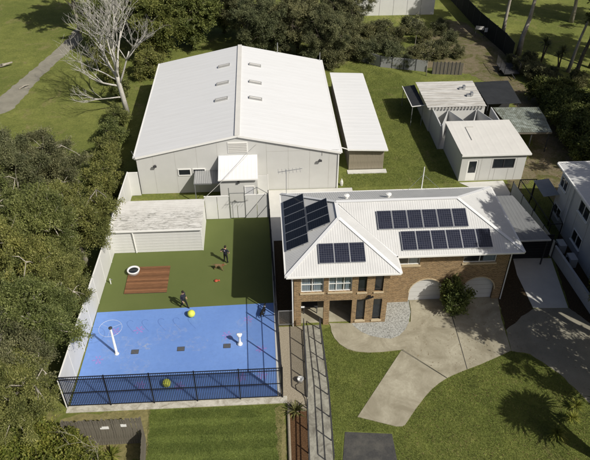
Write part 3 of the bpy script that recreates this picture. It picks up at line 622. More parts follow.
hw = m.part('wall', 'brick', hs)
for a, b in arches:                     # arch rims
    n = 14; r = (b - a) / 2; cx = (a + b) / 2; spring = 1.05; hgt = 2.32 - spring; mm = MB()
    prof = [(cx - (r + e) * math.cos(t), spring + (hgt + e) * math.sin(t)) for e in (0, .09) for t in [math.pi * i / n for i in range(n + 1)]]
    for i in range(n):
        q = [prof[i], prof[i + 1], prof[n + 2 + i], prof[n + 1 + i]]
        mm.add([(x, HYM - .03, z) for x, z in q] + [(x, HYM + .02, z) for x, z in q], [(0, 1, 2, 3), (0, 4, 5, 1), (2, 6, 7, 3)])
    mm.part('arch_rim', 'sill_brick', hs)
    d = MB().box(a + .01, b - .01, HYM + .205, HYM + .235, .02, 2.3).part('garage_door', 'white_wall', hs)
    for i in range(1, 5): MB().box(a + .02, b - .02, HYM + .195, HYM + .204, .46 * i - .012, .46 * i + .012).part('panel_joint', 'seam', d)
# inside: floor slab, lower-storey back wall, ceiling
MB().box(HX0 + .23, HW - .23, HYF + .25, HYB - .23, -.05, .03).part('patio_floor', 'concrete', hs)
MB().box(HX0 + .24, HX1 - .24, HYF + .26 if False else HYM + .3, HYB - .24, 2.6, 2.75).box(HX0 + .24, HW - .24, HYF + .26, HYM + .3, 2.6, 2.75).part('upper_floor', 'tan_soffit', hs)
MB().box(HX0 + .24, HW - .24, HYF + 3.4, HYF + 3.55, .03, 2.59).part('patio_back_wall', 'interior', hs)
tb = thing('patio_table', 'small dark table with benches inside the brick house patio', 'table', (3.0, 34.2, .03))
MB().box(2.5, 3.6, 33.9, 34.5, .70, .76).part('top', 'dark_grey', tb)
for x in (2.56, 3.54):
    for y in (33.95, 34.45): MB().box(x - .03, x + .03, y - .03, y + .03, .03, .70).part('leg', 'dark_grey', tb)
# sills and windows
for x0, x1, z0, z1 in holes_up + holes_lo[2:] + win_main:
    y = HYM if x0 > HW else HYF
    MB().box(x0 - .06, x1 + .06, y - .07, y + .235, z0 - .13, z0 - .001).part('sill', 'sill_brick', hs)
def deep_window(x0, x1, z0, z1, y, mull, curtain, trans=False):
    f = MB(); w = .055; yy0, yy1 = y + .10, y + .15; x0 += .002; x1 -= .002; z1 -= .002
    f.box(x0, x1, yy0, yy1, z1 - w, z1).box(x0, x1, yy0, yy1, z0, z0 + w).box(x0, x0 + w, yy0, yy1, z0 + w, z1 - w).box(x1 - w, x1, yy0, yy1, z0 + w, z1 - w)
    for kx in mull: f.box(x0 + (x1 - x0) * kx - w / 2, x0 + (x1 - x0) * kx + w / 2, yy0, yy1, z0 + w, z1 - w)
    if trans: f.box(x0 + w, x1 - w, yy0 + .01, yy1 + .01, z0 + (z1 - z0) * .42, z0 + (z1 - z0) * .42 + w)
    o = f.part('window', 'wall_trim' if curtain else 'black_metal', hs)
    MB().box(x0 + .004, x1 - .004, y + .135, y + .147, z0 + .004, z1 - .004).part('pane', 'glass' if not curtain else 'clear_glass', o)
    if curtain:
        for c0, c1 in curtain: MB().corr([(x0 + (x1 - x0) * c0, y + .2, z0 + .02), (x0 + (x1 - x0) * c1, y + .2, z0 + .02), (x0 + (x1 - x0) * c1, y + .2, z1 - .02), (x0 + (x1 - x0) * c0, y + .2, z1 - .02)], (0, 0, 1), .12, .03, (0, .5, 1, .5)).part('curtain', 'curtain', o)
def clear_glass():
    t = NT('clear_glass'); gl = t.new('ShaderNodeBsdfGlossy'); gl.inputs['Roughness'].default_value = .04; tr = t.new('ShaderNodeBsdfTransparent'); tr.inputs[0].default_value = (.80, .84, .86, 1)
    mx = t.new('ShaderNodeMixShader'); mx.inputs[0].default_value = .10; t.link(tr.outputs[0], mx.inputs[1]); t.link(gl.outputs[0], mx.inputs[2]); t.link(mx.outputs[0], t.out.inputs[0]); return t.m
M['clear_glass'] = clear_glass()
deep_window(*holes_up[0], HYF, (.5,), [(.02, .42), (.55, .97)], True); deep_window(*holes_up[1], HYF, (.33, .66), [(.02, .60), (.72, .97)], True)
for h in holes_up[2:] + holes_lo[2:]: deep_window(*h, HYF, (), None)
deep_window(*win_main[0], HYM, (.5,), [(.55, .9)]); deep_window(*win_main[1], HYM, (.5,), [(.62, .98)])
MB().box(HX0 + .5, HX0 + .75, HYF - .02, HYF - .002, 1.85, 2.0).part('house_number_plate', 'white_paint', hs)
MB().box(7.05, 7.25, HYF - .25, HYF - .002, 2.72, 2.85).bar((6.85, HYF - .3, 2.75), (7.4, HYF - .28, 2.95), .09).part('floodlight', 'black_metal', hs)
# roof
ex0, ex1, exw, eyf, eym, eyb = 1.2, 18.3, 9.1, 32.25, 34.0, 42.2; hp = 1.97 / 4.1
mx_, my_ = (ex0 + exw) / 2, (eym + eyb) / 2; zr = 5.32 + (eyb - my_) * hp; zw = 5.32 + (mx_ - ex0) * hp; ze = 5.32
yv = my_
planes = [
    ([(ex0, eyf, ze), (mx_, eyf + (mx_ - ex0), zw), (mx_, my_, zw), (mx_ + .0, my_, zw), (ex0, eyb, ze)][:3] + [(ex0, eyb, ze)], (1, 0, hp)),
    ([(ex0, eyf, ze), (exw, eyf, ze), (mx_, eyf + (mx_ - ex0), zw)], (0, 1, hp)),
    ([(exw, eyf, ze), (exw, eym, ze), (mx_, my_ - .15, zw), (mx_, eyf + (mx_ - ex0), zw)], (-1, 0, hp)),
    ([(exw - .02, eym, ze), (ex1, eym, ze), (ex1 - (my_ - eym), my_, zr), (mx_, my_, zr)], (0, 1, hp)),
    ([(ex1, eym, ze), (ex1, eyb, ze), (ex1 - (my_ - eym), my_, zr)], (-1, 0, hp)),
    ([(ex1, eyb, ze), (ex0, eyb, ze), (mx_, my_, zr), (ex1 - (my_ - eym), my_, zr)], (0, -1, hp))]
roof = None
for i, (pl, rib) in enumerate(planes):
    o = MB().corr(pl, rib, .17, .013, (0, .6, 1, .6)).part('roof', 'house_roof', hs)
    roof = roof or o
def cap(a, b, w=.26): return MB().bar(Vector(a) + Vector((0, 0, .035)), Vector(b) + Vector((0, 0, .035)), w, .03).part('ridge_cap', 'white_roof', hs)
wa = (mx_, eyf + (mx_ - ex0), zw); ra = (mx_, my_, zr); rb = (ex1 - (my_ - eym), my_, zr)
cap(ra, rb); cap(wa, (mx_, my_, zw)); cap((ex0, eyf, ze), wa); cap((exw, eyf, ze), wa); cap((ex1, eym, ze), rb); cap((ex1, eyb, ze), rb); cap((ex0, eyb, ze), ra)
MB().bar((exw, eym, ze + .01), (mx_, my_ - .1, zw - .02), .28, .03).part('valley', 'white_roof', hs)
g = MB()
for a, b in (((ex0, eyf), (exw, eyf)), ((exw, eyf), (exw, eym)), ((exw, eym), (ex1, eym)), ((ex1, eym), (ex1, eyb)), ((ex1, eyb), (ex0, eyb)), ((ex0, eyb), (ex0, eyf))):
    d = (Vector((*b, 0)) - Vector((*a, 0))).normalized(); n = Vector((d.y, -d.x, 0)) * .05
    MB().bar(Vector((*a, ze - .05)) + n, Vector((*b, ze - .05)) + n, .11, .12).part('gutter', 'wall_trim', hs)
MB().poly([(ex0, eyf, ze - .07), (exw, eyf, ze - .07), (exw, eym, ze - .07), (ex1, eym, ze - .07), (ex1, eyb, ze - .07), (ex0, eyb, ze - .07)]).part('soffit', 'tan_soffit', hs)
for x in (6.1, 9.3): MB().lathe((x, 39.3, zr - (39.3 - my_) * hp - .05), [(.11, 0), (.11, .22), (.22, .28), (.22, .36), (.05, .42)], 12).part('roof_vent', 'wall_trim', hs)
MB().tube([(1.62, HYF - .07, ze - .1), (1.68, HYF - .07, .05)], .045).part('downpipe', 'wall_trim', hs)
MB().tube([(HX1 + .08, HYM - .07, ze - .1), (HX1 + .08, HYM - .07, .05)], .045).part('downpipe', 'wall_trim', hs)
MB().tube([(HW + .12, HYM - .07, ze - .1), (HW + .12, HYM - .07, .05)], .045).part('downpipe', 'tan_soffit', hs)
ma = thing('roof_mast', 'steel mast with stay wires at the back eave of the brick house', 'mast', (12.65, 42.2, 5.3))
MB().tube([(12.65, 42.3, 5.2), (12.65, 42.3, 7.4)], [.045, .035], 8).part('pole', 'wall_trim', ma)
for x in (11.2, 14.0): MB().bar((12.65, 42.3, 6.7), (x, 41.4, 5.75), .015).part('stay_wire', 'steel', ma)
ta = thing('tv_antenna', 'thin television antenna at the back corner of the brick house roof', 'antenna', (1.6, 41.8, 5.4))
MB().tube([(1.65, 41.75, 5.35), (1.65, 41.75, 7.9)], .025, 6).part('mast', 'steel', ta)
MB().bar((1.0, 41.7, 7.7), (2.9, 41.9, 7.85), .03).part('boom', 'steel', ta)
for i in range(7):
    x = 1.05 + i * .28; MB().bar((x, 41.4, 7.72 + i * .02), (x - .02, 42.1, 7.72 + i * .02), .018).part('element', 'steel', ta)
# overhead service wire from the warehouse gable to the garden shed
pw = [P(258, 139, 5.2), P(230, 167, 3.9), P(201, 199, 2.55)]; pw[0] = Vector((-.6, 50.45, 5.2)); pw[2] = Vector((-5.4, 45.9, 2.5)); mid = (pw[0] + pw[2]) / 2 - Vector((0, 0, .12))
MB().tube([pw[0], (pw[0] + mid) / 2 - Vector((0, 0, .05)), mid, (pw[2] + mid) / 2 - Vector((0, 0, .05)), pw[2]], .018, 5).top('service_wire', 'seam', 'thin overhead wire running from the warehouse gable to the garden shed', 'wire')

# solar panels: built once, laid on each slope
def make_panel(w, l, cells, frame):
    t = thing('solar_panel', 'x', 'solar panel', (0, 0, 0)); f = .022
    MB().box(-w / 2 + f, w / 2 - f, -l / 2 + f, l / 2 - f, .004, .032).part('cells', cells, t)
    MB().box(-w / 2, w / 2, -l / 2, -l / 2 + f, 0, .04).box(-w / 2, w / 2, l / 2 - f, l / 2, 0, .04).box(-w / 2, -w / 2 + f, -l / 2 + f, l / 2 - f, 0, .04).box(w / 2 - f, w / 2, -l / 2 + f, l / 2 - f, 0, .04).part('frame', frame, t)
    for y in (-.5, .5): MB().box(-w / 2, w / 2, y - .02, y + .02, -.06, -.001).part('mounting_rail', 'alu', t)
    return t
pv1 = make_panel(1.07, 1.52, 'pv_blue', 'alu'); pv2 = make_panel(.985, 1.74, 'pv_black', 'steel')
used = set(); ORD = ('first', 'second', 'third', 'fourth', 'fifth', 'sixth')
def lay(proto, c, xdir, ydir, label, group):
    o = proto if proto.name not in used else copy_tree(proto); used.add(proto.name)
    x = Vector(xdir).normalized(); y = Vector(ydir).normalized(); z = x.cross(y)
    o.matrix_world = Matrix.Translation(Vector(c) + z * .11) @ Matrix((x, y, z)).transposed().to_4x4()
    tag(o, label, 'solar panel', group)
sl = math.atan(hp); cs = math.cos(sl)
for i in range(6):
    x = 8.0 + 1.105 * (i + .5); y = 36.57; lay(pv1, (x, y, ze + (y - eym) * hp), (1, 0, 0), (0, 1, hp), ORD[i] + ' blue solar panel from the valley in the upper row of the main roof', 'upper row of solar panels')
for i in range(6):
    x = 9.55 + 1.09 * (i + .5); y = 35.02; lay(pv1, (x, y, ze + (y - eym) * hp), (1, 0, 0), (0, 1, hp), ORD[i] + ' blue solar panel from the valley in the lower row above the garage eave', 'lower row of solar panels')
for i in range(3):
    x = 3.5 + 1.085 * (i + .5); y = 33.70; lay(pv1, (x, y, ze + (y - eyf) * hp), (1, 0, 0), (0, 1, hp), ('end panel beside the side hip', 'middle panel', 'end panel towards the garages')[i] + ' of three blue solar panels on the triangular front slope', 'three solar panels on the front hip')
for i in range(6):
    x = 2.17; y = 34.75 + 1.005 * (i + .5); lay(pv2, (x, y, ze + (x - ex0) * hp), (0, -1, 0), (1, 0, hp), ORD[i] + ' black solar panel from the front, in the column of six along the side eave', 'six black solar panels')
for i in range(3):
    x = 3.80; y = 35.95 + 1.005 * (i + .5); lay(pv2, (x, y, ze + (x - ex0) * hp), (0, -1, 0), (1, 0, hp), ('front', 'middle', 'back')[i] + ' black solar panel of the short column of three below the ridge', 'three black solar panels')

# carport beside the house
cp = thing('carport', 'flat grey-roofed carport with black ribbed front beside the brick house', 'carport', (21.3, 41, 0))
MB().corr([(19.2, 38.3, 2.82), (22.5, 38.3, 2.82), (21.5, 44.6, 2.72), (19.0, 44.6, 2.72)], (0, 1, 0), .3, .012, (0, 0, 0, 1)).part('roof', 'shaded_carport_roof', cp)
MB().bar((19.2, 38.28, 2.76), (22.5, 38.28, 2.76), .06, .14).part('fascia', 'grey_wall', cp)
dr = MB().box(20.0, 23.3, 39.3, 39.36, .05, 2.45).part('front_panel', 'black_metal', cp)  # plain black ribbed panel across the carport front
for i in range(8): MB().box(20.02, 23.28, 39.28, 39.299, .2 + i * .28, .23 + i * .28).part('rib', 'dark_grey', dr)
for x, y in ((19.3, 38.5), (22.35, 38.5), (21.4, 44.4), (19.1, 44.4)): MB().bar((x, y, 0), (x, y, 2.72), .09).part('post', 'dark_grey', cp)
MB().box(20.55, 20.8, 39.2, 39.279, 2.0, 2.2).part('front_lamp', 'white_paint', cp)
bf = thing('lattice_fence', 'grey sheet side fence between the carport and the neighbour house', 'fence', (23, 42, 0))
fa, fb = Vector((23.55, 39.3, 0)), Vector((23.0, 48.2, 0)); pts = rail_run(fa, fb, 2.0)
for a, b in zip(pts, pts[1:]): MB().bar(a + Vector((0, .04, .85)), b + Vector((0, -.04, .85)), .04, 1.6).part('sheet', 'grey_wall', bf)
for p in pts: MB().bar(p, p + Vector((0, 0, 1.75)), .07).part('post', 'dark_grey', bf)
cg = thing('wire_enclosure', 'dark wire enclosure on metal posts beside the neighbour house', 'enclosure', (24.2, 44, 0))
cpts = [Vector(p) for p in ((23.3, 47.6, 0), (24.8, 47.6, 0), (24.9, 43.6, 0), (24.6, 40.9, 0), (23.6, 40.9, 0), (23.5, 44, 0))]
for p in cpts: MB().bar(p, p + Vector((0, 0, 2.3)), .07).part('post', 'black_metal', cg)
for a, b in zip(cpts, cpts[1:] + cpts[:1]): MB().bar(a + Vector((0, 0, 2.3)), b + Vector((0, 0, 2.3)), .06).part('rail', 'black_metal', cg)
m = MB(); wires(m, cpts[0], cpts[1], .1, 2.3, .2, .01); wires(m, cpts[1], cpts[2], .1, 2.3, .2, .01); wires(m, cpts[2], cpts[3], .1, 2.3, .2, .01); m.part('wire_mesh', 'black_metal', cg, kind='stuff')
# neighbour house
nh = thing('neighbour_house', 'two-storey grey weatherboard house with pale roof on the right-hand side boundary', 'house', (29, 37, 0))
nh['label'] = 'two-storey grey sheet-clad house with pale roof beyond the low side wall'
nw = MB().box(25.6, 33.5, 29.5, 45.0, 0, 5.35).part('wall', 'grey_wall', nh)
for y in range(31, 45, 2): MB().box(25.585, 25.599, y - .012, y + .012, .05, 5.3).part('sheet_joint', 'seam', nw)
zr2 = 6.5
for pl, rib in (([(25.2, 29.1, 5.42), (25.2, 45.4, 5.42), (29.55, 41.0, zr2), (29.55, 33.5, zr2)], (1, 0, .25)), ([(33.9, 29.1, 5.42), (33.9, 45.4, 5.42), (29.55, 41.0, zr2), (29.55, 33.5, zr2)], (-1, 0, .25)),
                ([(25.2, 45.4, 5.42), (33.9, 45.4, 5.42), (29.55, 41.0, zr2)], (0, -1, .25)), ([(25.2, 29.1, 5.42), (33.9, 29.1, 5.42), (29.55, 33.5, zr2)], (0, 1, .25))):
    MB().corr(pl, rib, .22, .022, (0, .6, 1, .6)).part('roof', 'house_roof', nh)
MB().poly([(25.2, 29.1, 5.36), (33.9, 29.1, 5.36), (33.9, 45.4, 5.36), (25.2, 45.4, 5.36)]).part('soffit', 'tan_soffit', nh)
for a, b in (((25.14, 29.1), (25.14, 45.4)), ((25.2, 45.46), (33.9, 45.46))): MB().bar((*a, 5.38), (*b, 5.38), .12, .13).part('gutter', 'wall_trim', nh)
for y0, y1, z0, z1 in ((43.5, 44.8, 3.55, 4.6), (43.3, 44.7, .85, 1.8), (39.2, 41.0, 3.6, 4.75), (39.0, 40.7, .9, 2.0), (34.5, 36.2, 3.6, 4.7)):
    window_on(nh, 'x', 25.6, y0, y1, z0, z1, 'wall_trim', .06, 1, -1)
    MB().box(25.45, 25.59, y0 - .05, y1 + .05, z0 - .07, z0 - .003).part('sill', 'wall_trim', nh)
MB().tube([(25.5, 42.35, 5.3), (25.52, 42.35, .1)], .05).part('downpipe', 'wall_trim', nh)
MB().corr([(24.2, 44.4, 2.6), (25.58, 44.4, 2.75), (25.58, 47.0, 2.75), (24.2, 47.0, 2.6)], (1, 0, .1), .2, .02).top('lean_to_awning', 'grey_roof', 'small pale awning roof at the back corner of the grey house', 'awning')
MB().bar((24.3, 46.8, 0), (24.3, 46.8, 2.6), .07).top('awning_post', 'dark_grey', 'thin dark post under the small pale awning', 'post')
w = thing('low_wall', 'low grey block wall along the pale concrete drive', 'wall', (23.9, 36, 0))
la, lb = Vector((23.75, 39.5, 0)), Vector((24.2, 31.5, 0)); pts = rail_run(la, lb, 2.0)
for a, b in zip(pts, pts[1:]): MB().bar(a + Vector((0, -.01, .55)), b + Vector((0, .01, .55)), .14, 1.1).part('panel', 'grey_wall', w)
MB().bar(la + Vector((0, 0, 1.13)), lb + Vector((0, 0, 1.13)), .2, .06).part('capping', 'grey_wall', w)
for x, y, lab in ((24.55, 40.1, 'grey outdoor air-conditioner unit beside the end of the low wall'), (24.75, 38.3, 'grey outdoor air-conditioner unit between the low wall and the grey house')):
    u = thing('outdoor_unit', lab, 'air conditioner', (x, y, 0)); MB().box(x - .3, x + .3, y - .45, y + .45, .08, .95).part('casing', 'grey_wall', u)
    MB().box(x - .28, x + .28, y - .42, y + .42, 0, .079).part('base', 'dark_grey', u)
    f = MB().lathe((0, 0, 0), [(.30, 0), (.30, .02), (.04, .03)], 16); f.v = [Vector((x - .30 - p.z, y + p.x, .52 + p.y)) for p in f.v]; f.part('fan_grille', 'dark_grey', u)

# ------------------------------------------------------------------ office and sheds behind it
of = thing('office_building', 'small cream flat-roofed office with door and window', 'office', (22, 51.1, 0))
m = MB(); m.holed('y', 51.1, 18.8, 25.05, 0, 3.0, [(19.45, 20.45, .05, 2.35), (21.9, 24.0, 1.4, 2.42)], .15)
m.box(18.8, 18.95, 51.26, 57.2, 0, 3.0); m.box(24.9, 25.049, 51.26, 57.2, 0, 3.0); m.box(18.96, 24.89, 57.05, 57.2, 0, 2.95)
ow = m.part('wall', 'white_wall', of)
for x in (20.75, 21.75, 24.2): MB().box(x - .012, x + .012, 51.09, 51.099, .05, 2.95).part('sheet_joint', 'seam', ow)
for x in (22.2, 23.5): MB().box(x - .012, x + .012, 51.09, 51.099, .05, 1.35).part('sheet_joint', 'seam', ow)
MB().corr([(18.65, 50.85, 3.06), (25.35, 50.85, 3.06), (25.25, 57.3, 3.22), (18.55, 57.3, 3.22)], (0, 1, .02), .76, .005, (0, 0, 0, 0, 0, 0, 1, 1)).part('roof', 'cream_roof', of)
MB().bar((18.65, 50.83, 2.99), (25.35, 50.83, 2.99), .05, .16).part('fascia', 'wall_trim', of)
MB().box(18.7, 25.2, 51.27, 57.0, 2.9, 2.98).part('ceiling', 'interior', of)
MB().box(18.96, 24.89, 51.26, 57.0, .0, .04).part('floor', 'concrete', of)
dd = MB().box(19.46, 20.44, 51.13, 51.17, .06, .9).box(19.46, 19.58, 51.13, 51.17, .9, 2.34).box(20.32, 20.44, 51.13, 51.17, .9, 2.34).box(19.58, 20.32, 51.13, 51.17, 2.2, 2.34).part('door', 'wall_trim', of)
MB().box(19.585, 20.315, 51.14, 51.16, .905, 2.195).part('pane', 'glass', dd); MB().box(20.25, 20.31, 51.08, 51.13, 1.0, 1.1).part('handle', 'steel', dd)
f = MB().box(21.9, 24.0, 51.08, 51.16, 2.36, 2.42).box(21.9, 24.0, 51.08, 51.16, 1.4, 1.46).box(21.9, 21.96, 51.08, 51.16, 1.46, 2.36).box(23.94, 24.0, 51.08, 51.16, 1.46, 2.36).box(22.92, 22.98, 51.08, 51.16, 1.46, 2.36).part('window', 'dark_grey', of)
for x0, x1 in ((21.965, 22.915), (22.985, 23.935)): MB().box(x0, x1, 51.12, 51.14, 1.465, 2.355).part('pane', 'glass', f)
MB().bar((20.3, 53.5, 3.18), (20.3, 56.0, 3.22), .04).bar((20.3, 56.0, 3.22), (21.1, 56.0, 3.22), .04).part('conduit', 'seam', of)
pn = thing('pen_block', 'roofless cream pens with zigzag partitions between the office and rear shed', 'animal pens', (21, 58.8, 0))
m = MB(); m.box(18.15, 18.28, 57.22, 61.0, 0, 2.75).part('side_wall', 'grey_wall', pn); MB().box(24.5, 24.62, 57.22, 61.0, 0, 2.75).part('side_wall', 'grey_wall', pn)
MB().box(18.3, 24.48, 57.22, 61.0, -.05, .04).part('floor', 'pale_concrete', pn)
for a, b in (((18.3, 57.4), (19.9, 60.95)), ((19.95, 60.95), (21.5, 57.3)), ((21.5, 57.35), (23.0, 60.95)), ((23.05, 60.95), (24.45, 57.4))): MB().bar((*a, 1.3), (*b, 1.3), .045, 2.5).part('partition', 'grey_wall', pn)
rs = thing('rear_shed', 'cream shed with pale ribbed roof and two roof cowls behind the pens', 'shed', (21, 63.7, 0))
MB().box(18.0, 23.9, 61.05, 66.6, 0, 2.75).part('wall', 'white_wall', rs)
MB().corr([(17.6, 60.9, 2.95), (24.0, 60.9, 2.95), (24.1, 66.9, 3.1), (17.5, 66.9, 3.1)], (1, 0, 0), .9, .03, (0, 0, 0, 0, 1, 1)).part('roof', 'rear_roof', rs)
for i in range(17): MB().box(17.75 + i * .36, 17.95 + i * .36, 60.86, 60.90, 2.70, 2.92).part('eave_block', 'seam', rs)
for x, y in ((22.3, 64.9), (22.7, 63.2)):
    MB().box(x - .3, x + .25, y - .15, y + .15, 3.02, 3.28).box(x + .1, x + .36, y - .2, y + .2, 3.1, 3.5).part('roof_cowl', 'steel', rs)
aw = thing('dark_awning', 'dark sheet awning on thin posts beside the rear shed', 'awning', (17, 65, 0))
MB().corr([(16.3, 62.3, 2.35), (17.55, 62.3, 2.55), (17.55, 67.4, 2.55), (16.2, 67.4, 2.35)], (1, 0, .1), .3, .02).part('roof', 'dark_roof', aw)
m = MB().bar((16.25, 62.3, 2.4), (16.15, 67.4, 2.4), .07).part('beam', 'wall_trim', aw); MB().bar((16.25, 62.28, 2.4), (17.9, 62.28, 2.58), .07).part('beam', 'wall_trim', aw)
for x, y in ((16.35, 62.4), (17.5, 62.4), (16.3, 67.2)): MB().bar((x, y, 0), (x, y, 2.35), .07).part('post', 'steel', aw)
bl = thing('black_roof_shed', 'flat black-roofed open shed beside the rear shed', 'shed', (26.2, 64, 0))
MB().corr([(24.25, 61.5, 2.85), (28.1, 61.7, 2.75), (28.5, 67.5, 2.75), (24.3, 67.0, 2.85)], (1, 0, 0), .3, .02).part('roof', 'dark_roof', bl)
MB().box(24.4, 28.0, 64.5, 66.8, 0, 2.6).part('wall', 'dark_grey', bl)
for x, y in ((24.45, 61.7), (27.9, 61.9)): MB().bar((x, y, 0), (x, y, 2.72), .1).part('post', 'dark_grey', bl)
ml = thing('mossy_lean_to', 'open lean-to with blotchy weathered sheet roof beside the office', 'lean-to', (27.3, 58.5, 0))
for i, (y0, y1) in enumerate(((55.9, 58.6), (58.5, 61.2))):
    MB().corr([(25.4 - i * .3, y0, 2.5 + i * .04), (29.4 + i * .4, y0, 2.4 + i * .04), (29.7 + i * .2, y1, 2.46 + i * .04), (25.1 - i * .3, y1, 2.56 + i * .04)], (0, 1, 0), .22, .025, (0, .6, 1, .6)).part('roof_sheet', 'mossy_roof', ml)
for x, y in ((25.6, 56.1), (29.2, 56.1), (29.6, 60.8), (27.4, 56.1)): MB().bar((x, y, 0), (x, y, 2.42), .11).part('post', 'dark_grey', ml)
MB().box(25.2, 29.6, 60.9, 61.0, 0, 2.3).part('back_wall', 'timber_grey', ml)
MB().bar((25.3, 55.95, 2.36), (29.4, 55.95, 2.3), .1, .16).part('beam', 'timber_grey', ml)
rr = random.Random(21)
for i in range(5):
    x, y = rr.uniform(28.3, 30.5), rr.uniform(61.6, 64.5); MB().bar((x, y, 3.0 if False else .12), (x + rr.uniform(.6, 1.6), y + rr.uniform(-.5, .5), .12), .18, .05).top('timber_offcut', 'timber_pale', 'pale timber offcut lying on the dirt beside the black-roofed shed', 'timber', 'timber offcuts')
# grey fences and far building
ft = thing('far_building', 'long pale building wall beyond the trees behind the back fence', 'building', (21, 98, 0))
for i in range(6): MB().box(14.2 + i * 2.14, 16.3 + i * 2.14, 97.5, 97.7, 0, 5).part('wall_panel', 'fence_white', ft)
MB().box(14.2, 27.0, 97.72, 108, 0, 4.9).part('wall', 'fence_white', ft); MB().corr([(13.9, 97.2, 5.1), (27.3, 97.2, 5.1), (27.3, 108.3, 5.5), (13.9, 108.3, 5.5)], (0, 1, 0), .5, .03).part('roof', 'grey_roof', ft)
def panel_fence(name, label, pts, h, mat, w=1.6):
    t = thing(name, label, 'fence', pts[0]); pts = [Vector(p) for p in pts]
    for a, b in zip(pts, pts[1:]):
        run = rail_run(a, b, w)
        for p, q in zip(run, run[1:]):
            d = (q - p).normalized() * .03; MB().bar(p + d + Vector((0, 0, h / 2)), q - d + Vector((0, 0, h / 2)), .05, h).part('sheet', mat, t)
            MB().bar(p, p + Vector((0, 0, h + .1)), .09).part('post', 'dark_grey', t)
    return t
panel_fence('sheet_fence', 'grey corrugated sheet fence behind the warehouse lawn', [P(350, 58), P(380, 67), P(427, 72)], 1.5, 'grey_roof')
panel_fence('paling_fence', 'dark timber paling fence behind the rear shed', [P(432, 74), P(462, 75)], 1.6, 'timber_grey', .5)
panel_fence('shade_cloth_fence', 'long black shade-cloth fence along the dirt verge to the gum trees', [P(425, -40), P(447, -4), P(478, 30), P(503, 52), P(511, 62)], 2.6, 'shade_cloth', 2.6)
sg = P(486, 36); st = thing('notice_sign', 'pale notice board fixed in front of the black shade-cloth fence', 'sign', sg)
MB().bar(sg + Vector((-.55, -.6, 1.1)), sg + Vector((.35, -.5, 1.1)), .04, .6).part('board', 'white_paint', st); MB().bar(sg + Vector((-1.9, -.5, 1.45)), sg + Vector((-.7, -.6, 1.35)), .04, .5).part('board', 'pale_concrete', st)
for d in (-.5, .3, -1.8): MB().bar(sg + Vector((d, -.5, 0)), sg + Vector((d, -.5, 1.4)), .06).part('post', 'dark_grey', st)
cr = thing('cage_trailer', 'dark wire cage trailer at the end of the black shade-cloth fence', 'trailer', P(507, 72))
c0 = P(507, 72)
for dx in (-1, 1):
    for dy in (-1.6, 0, 1.6): MB().bar(c0 + Vector((dx, dy, .5)), c0 + Vector((dx, dy, 1.7)), .05).part('upright', 'black_metal', cr)
    MB().bar(c0 + Vector((dx, -1.6, 1.7)), c0 + Vector((dx, 1.6, 1.7)), .05).part('rail', 'black_metal', cr)
    m = MB(); wires(m, c0 + Vector((dx, -1.6, 0)), c0 + Vector((dx, 1.6, 0)), .5, 1.7, .2, .012); m.part('wire_mesh', 'black_metal', cr, kind='stuff')
    w_ = MB().lathe((0, 0, 0), [(.32, -.1), (.34, -.05), (.34, .05), (.32, .1)], 16); w_.v = [c0 + Vector((dx * 1.1 + p.z, p.x, .34 + p.y)) for p in w_.v]; w_.part('wheel', 'black_metal', cr)
MB().box(c0.x - 1, c0.x + 1, c0.y - 1.65, c0.y + 1.65, .42, .5).part('bed', 'dark_grey', cr)
MB().bar(c0 + Vector((0, -1.6, .45)), c0 + Vector((0, -2.9, .4)), .08).part('drawbar', 'dark_grey', cr)

# ------------------------------------------------------------------ things in the yard
dk = thing('timber_deck', 'low square brown timber deck on the green turf', 'deck', (-9.63, 38.4, .01))
MB().box(-11.25, -8.0, 36.85, 39.95, .012, .06).part('bearers', 'dark_grey', dk)
rr = random.Random(2)
for i in range(15):
    y = 36.84 + i * .208; MB().box(-11.28, -7.98, y, y + .192, .061, .095 + rr.uniform(-.004, .004)).part('board', DECK[[1, 2, 0, 1, 1, 2, 0, 2, 1, 0, 1, 2, 1, 0, 1][i]], dk)
tu = thing('dog_bath_tub', 'round white-rimmed tub with dark water on the timber deck corner', 'tub', (-10.85, 39.25, .1))
MB().lathe((-10.85, 39.25, .098), [(.44, 0), (.50, .28), (.52, .32), (.40, .32), (.38, .18)], 24).part('rim', 'white_paint', tu, True)
MB().lathe((-10.85, 39.25, .098), [(.36, .21), (.395, .24), (.2, .241), (.01, .241)], 24).part('water', 'glass', tu)
sp = thing('spray_pole', 'tall white spray pole with hoop on the blue court', 'spray pole', (-10.84, 30.75, .02))
MB().lathe((-10.84, 30.75, .018), [(.16, 0), (.16, .05), (.085, .08), (.07, 2.5), (.05, 2.62)], 14).part('pole', 'white_paint', sp, True)
MB().lathe((-10.84, 30.75, 2.6), [(.13, 0), (.14, .06), (.05, .11)], 14).part('nozzle_head', 'dark_grey', sp)
c = Vector((-10.84, 30.75, 2.62)); rpts = [c + Vector((.78 * math.cos(t), .78 * math.sin(t), 0)) for t in [k * math.pi / 14 for k in range(29)]]
MB().tube(rpts, .008, 6).part('hoop', 'white_paint', sp, True)
for k in range(3): a = k * 2.09 + .5; MB().bar(c, c + Vector((.78 * math.cos(a), .78 * math.sin(a), 0)), .007).part('spoke', 'white_paint', sp)
h = thing('spray_bollard', 'short white bone-shaped spray bollard on the blue court', 'spray bollard', (-2.2, 31.15, .02))
MB().lathe((-2.2, 31.15, .018), [(.19, 0), (.20, .10), (.12, .2), (.085, .3), (.085, .72), (.12, .82), (.17, .92), (.17, 1.02), (.09, 1.1)], 14).part('post', 'white_paint', h, True)
for dx in (-.11, .11): MB().lathe((-2.2 + dx, 31.15, .95), [(.03, 0), (.09, .05), (.10, .12), (.05, .19)], 10).part('knob', 'white_paint', h, True)
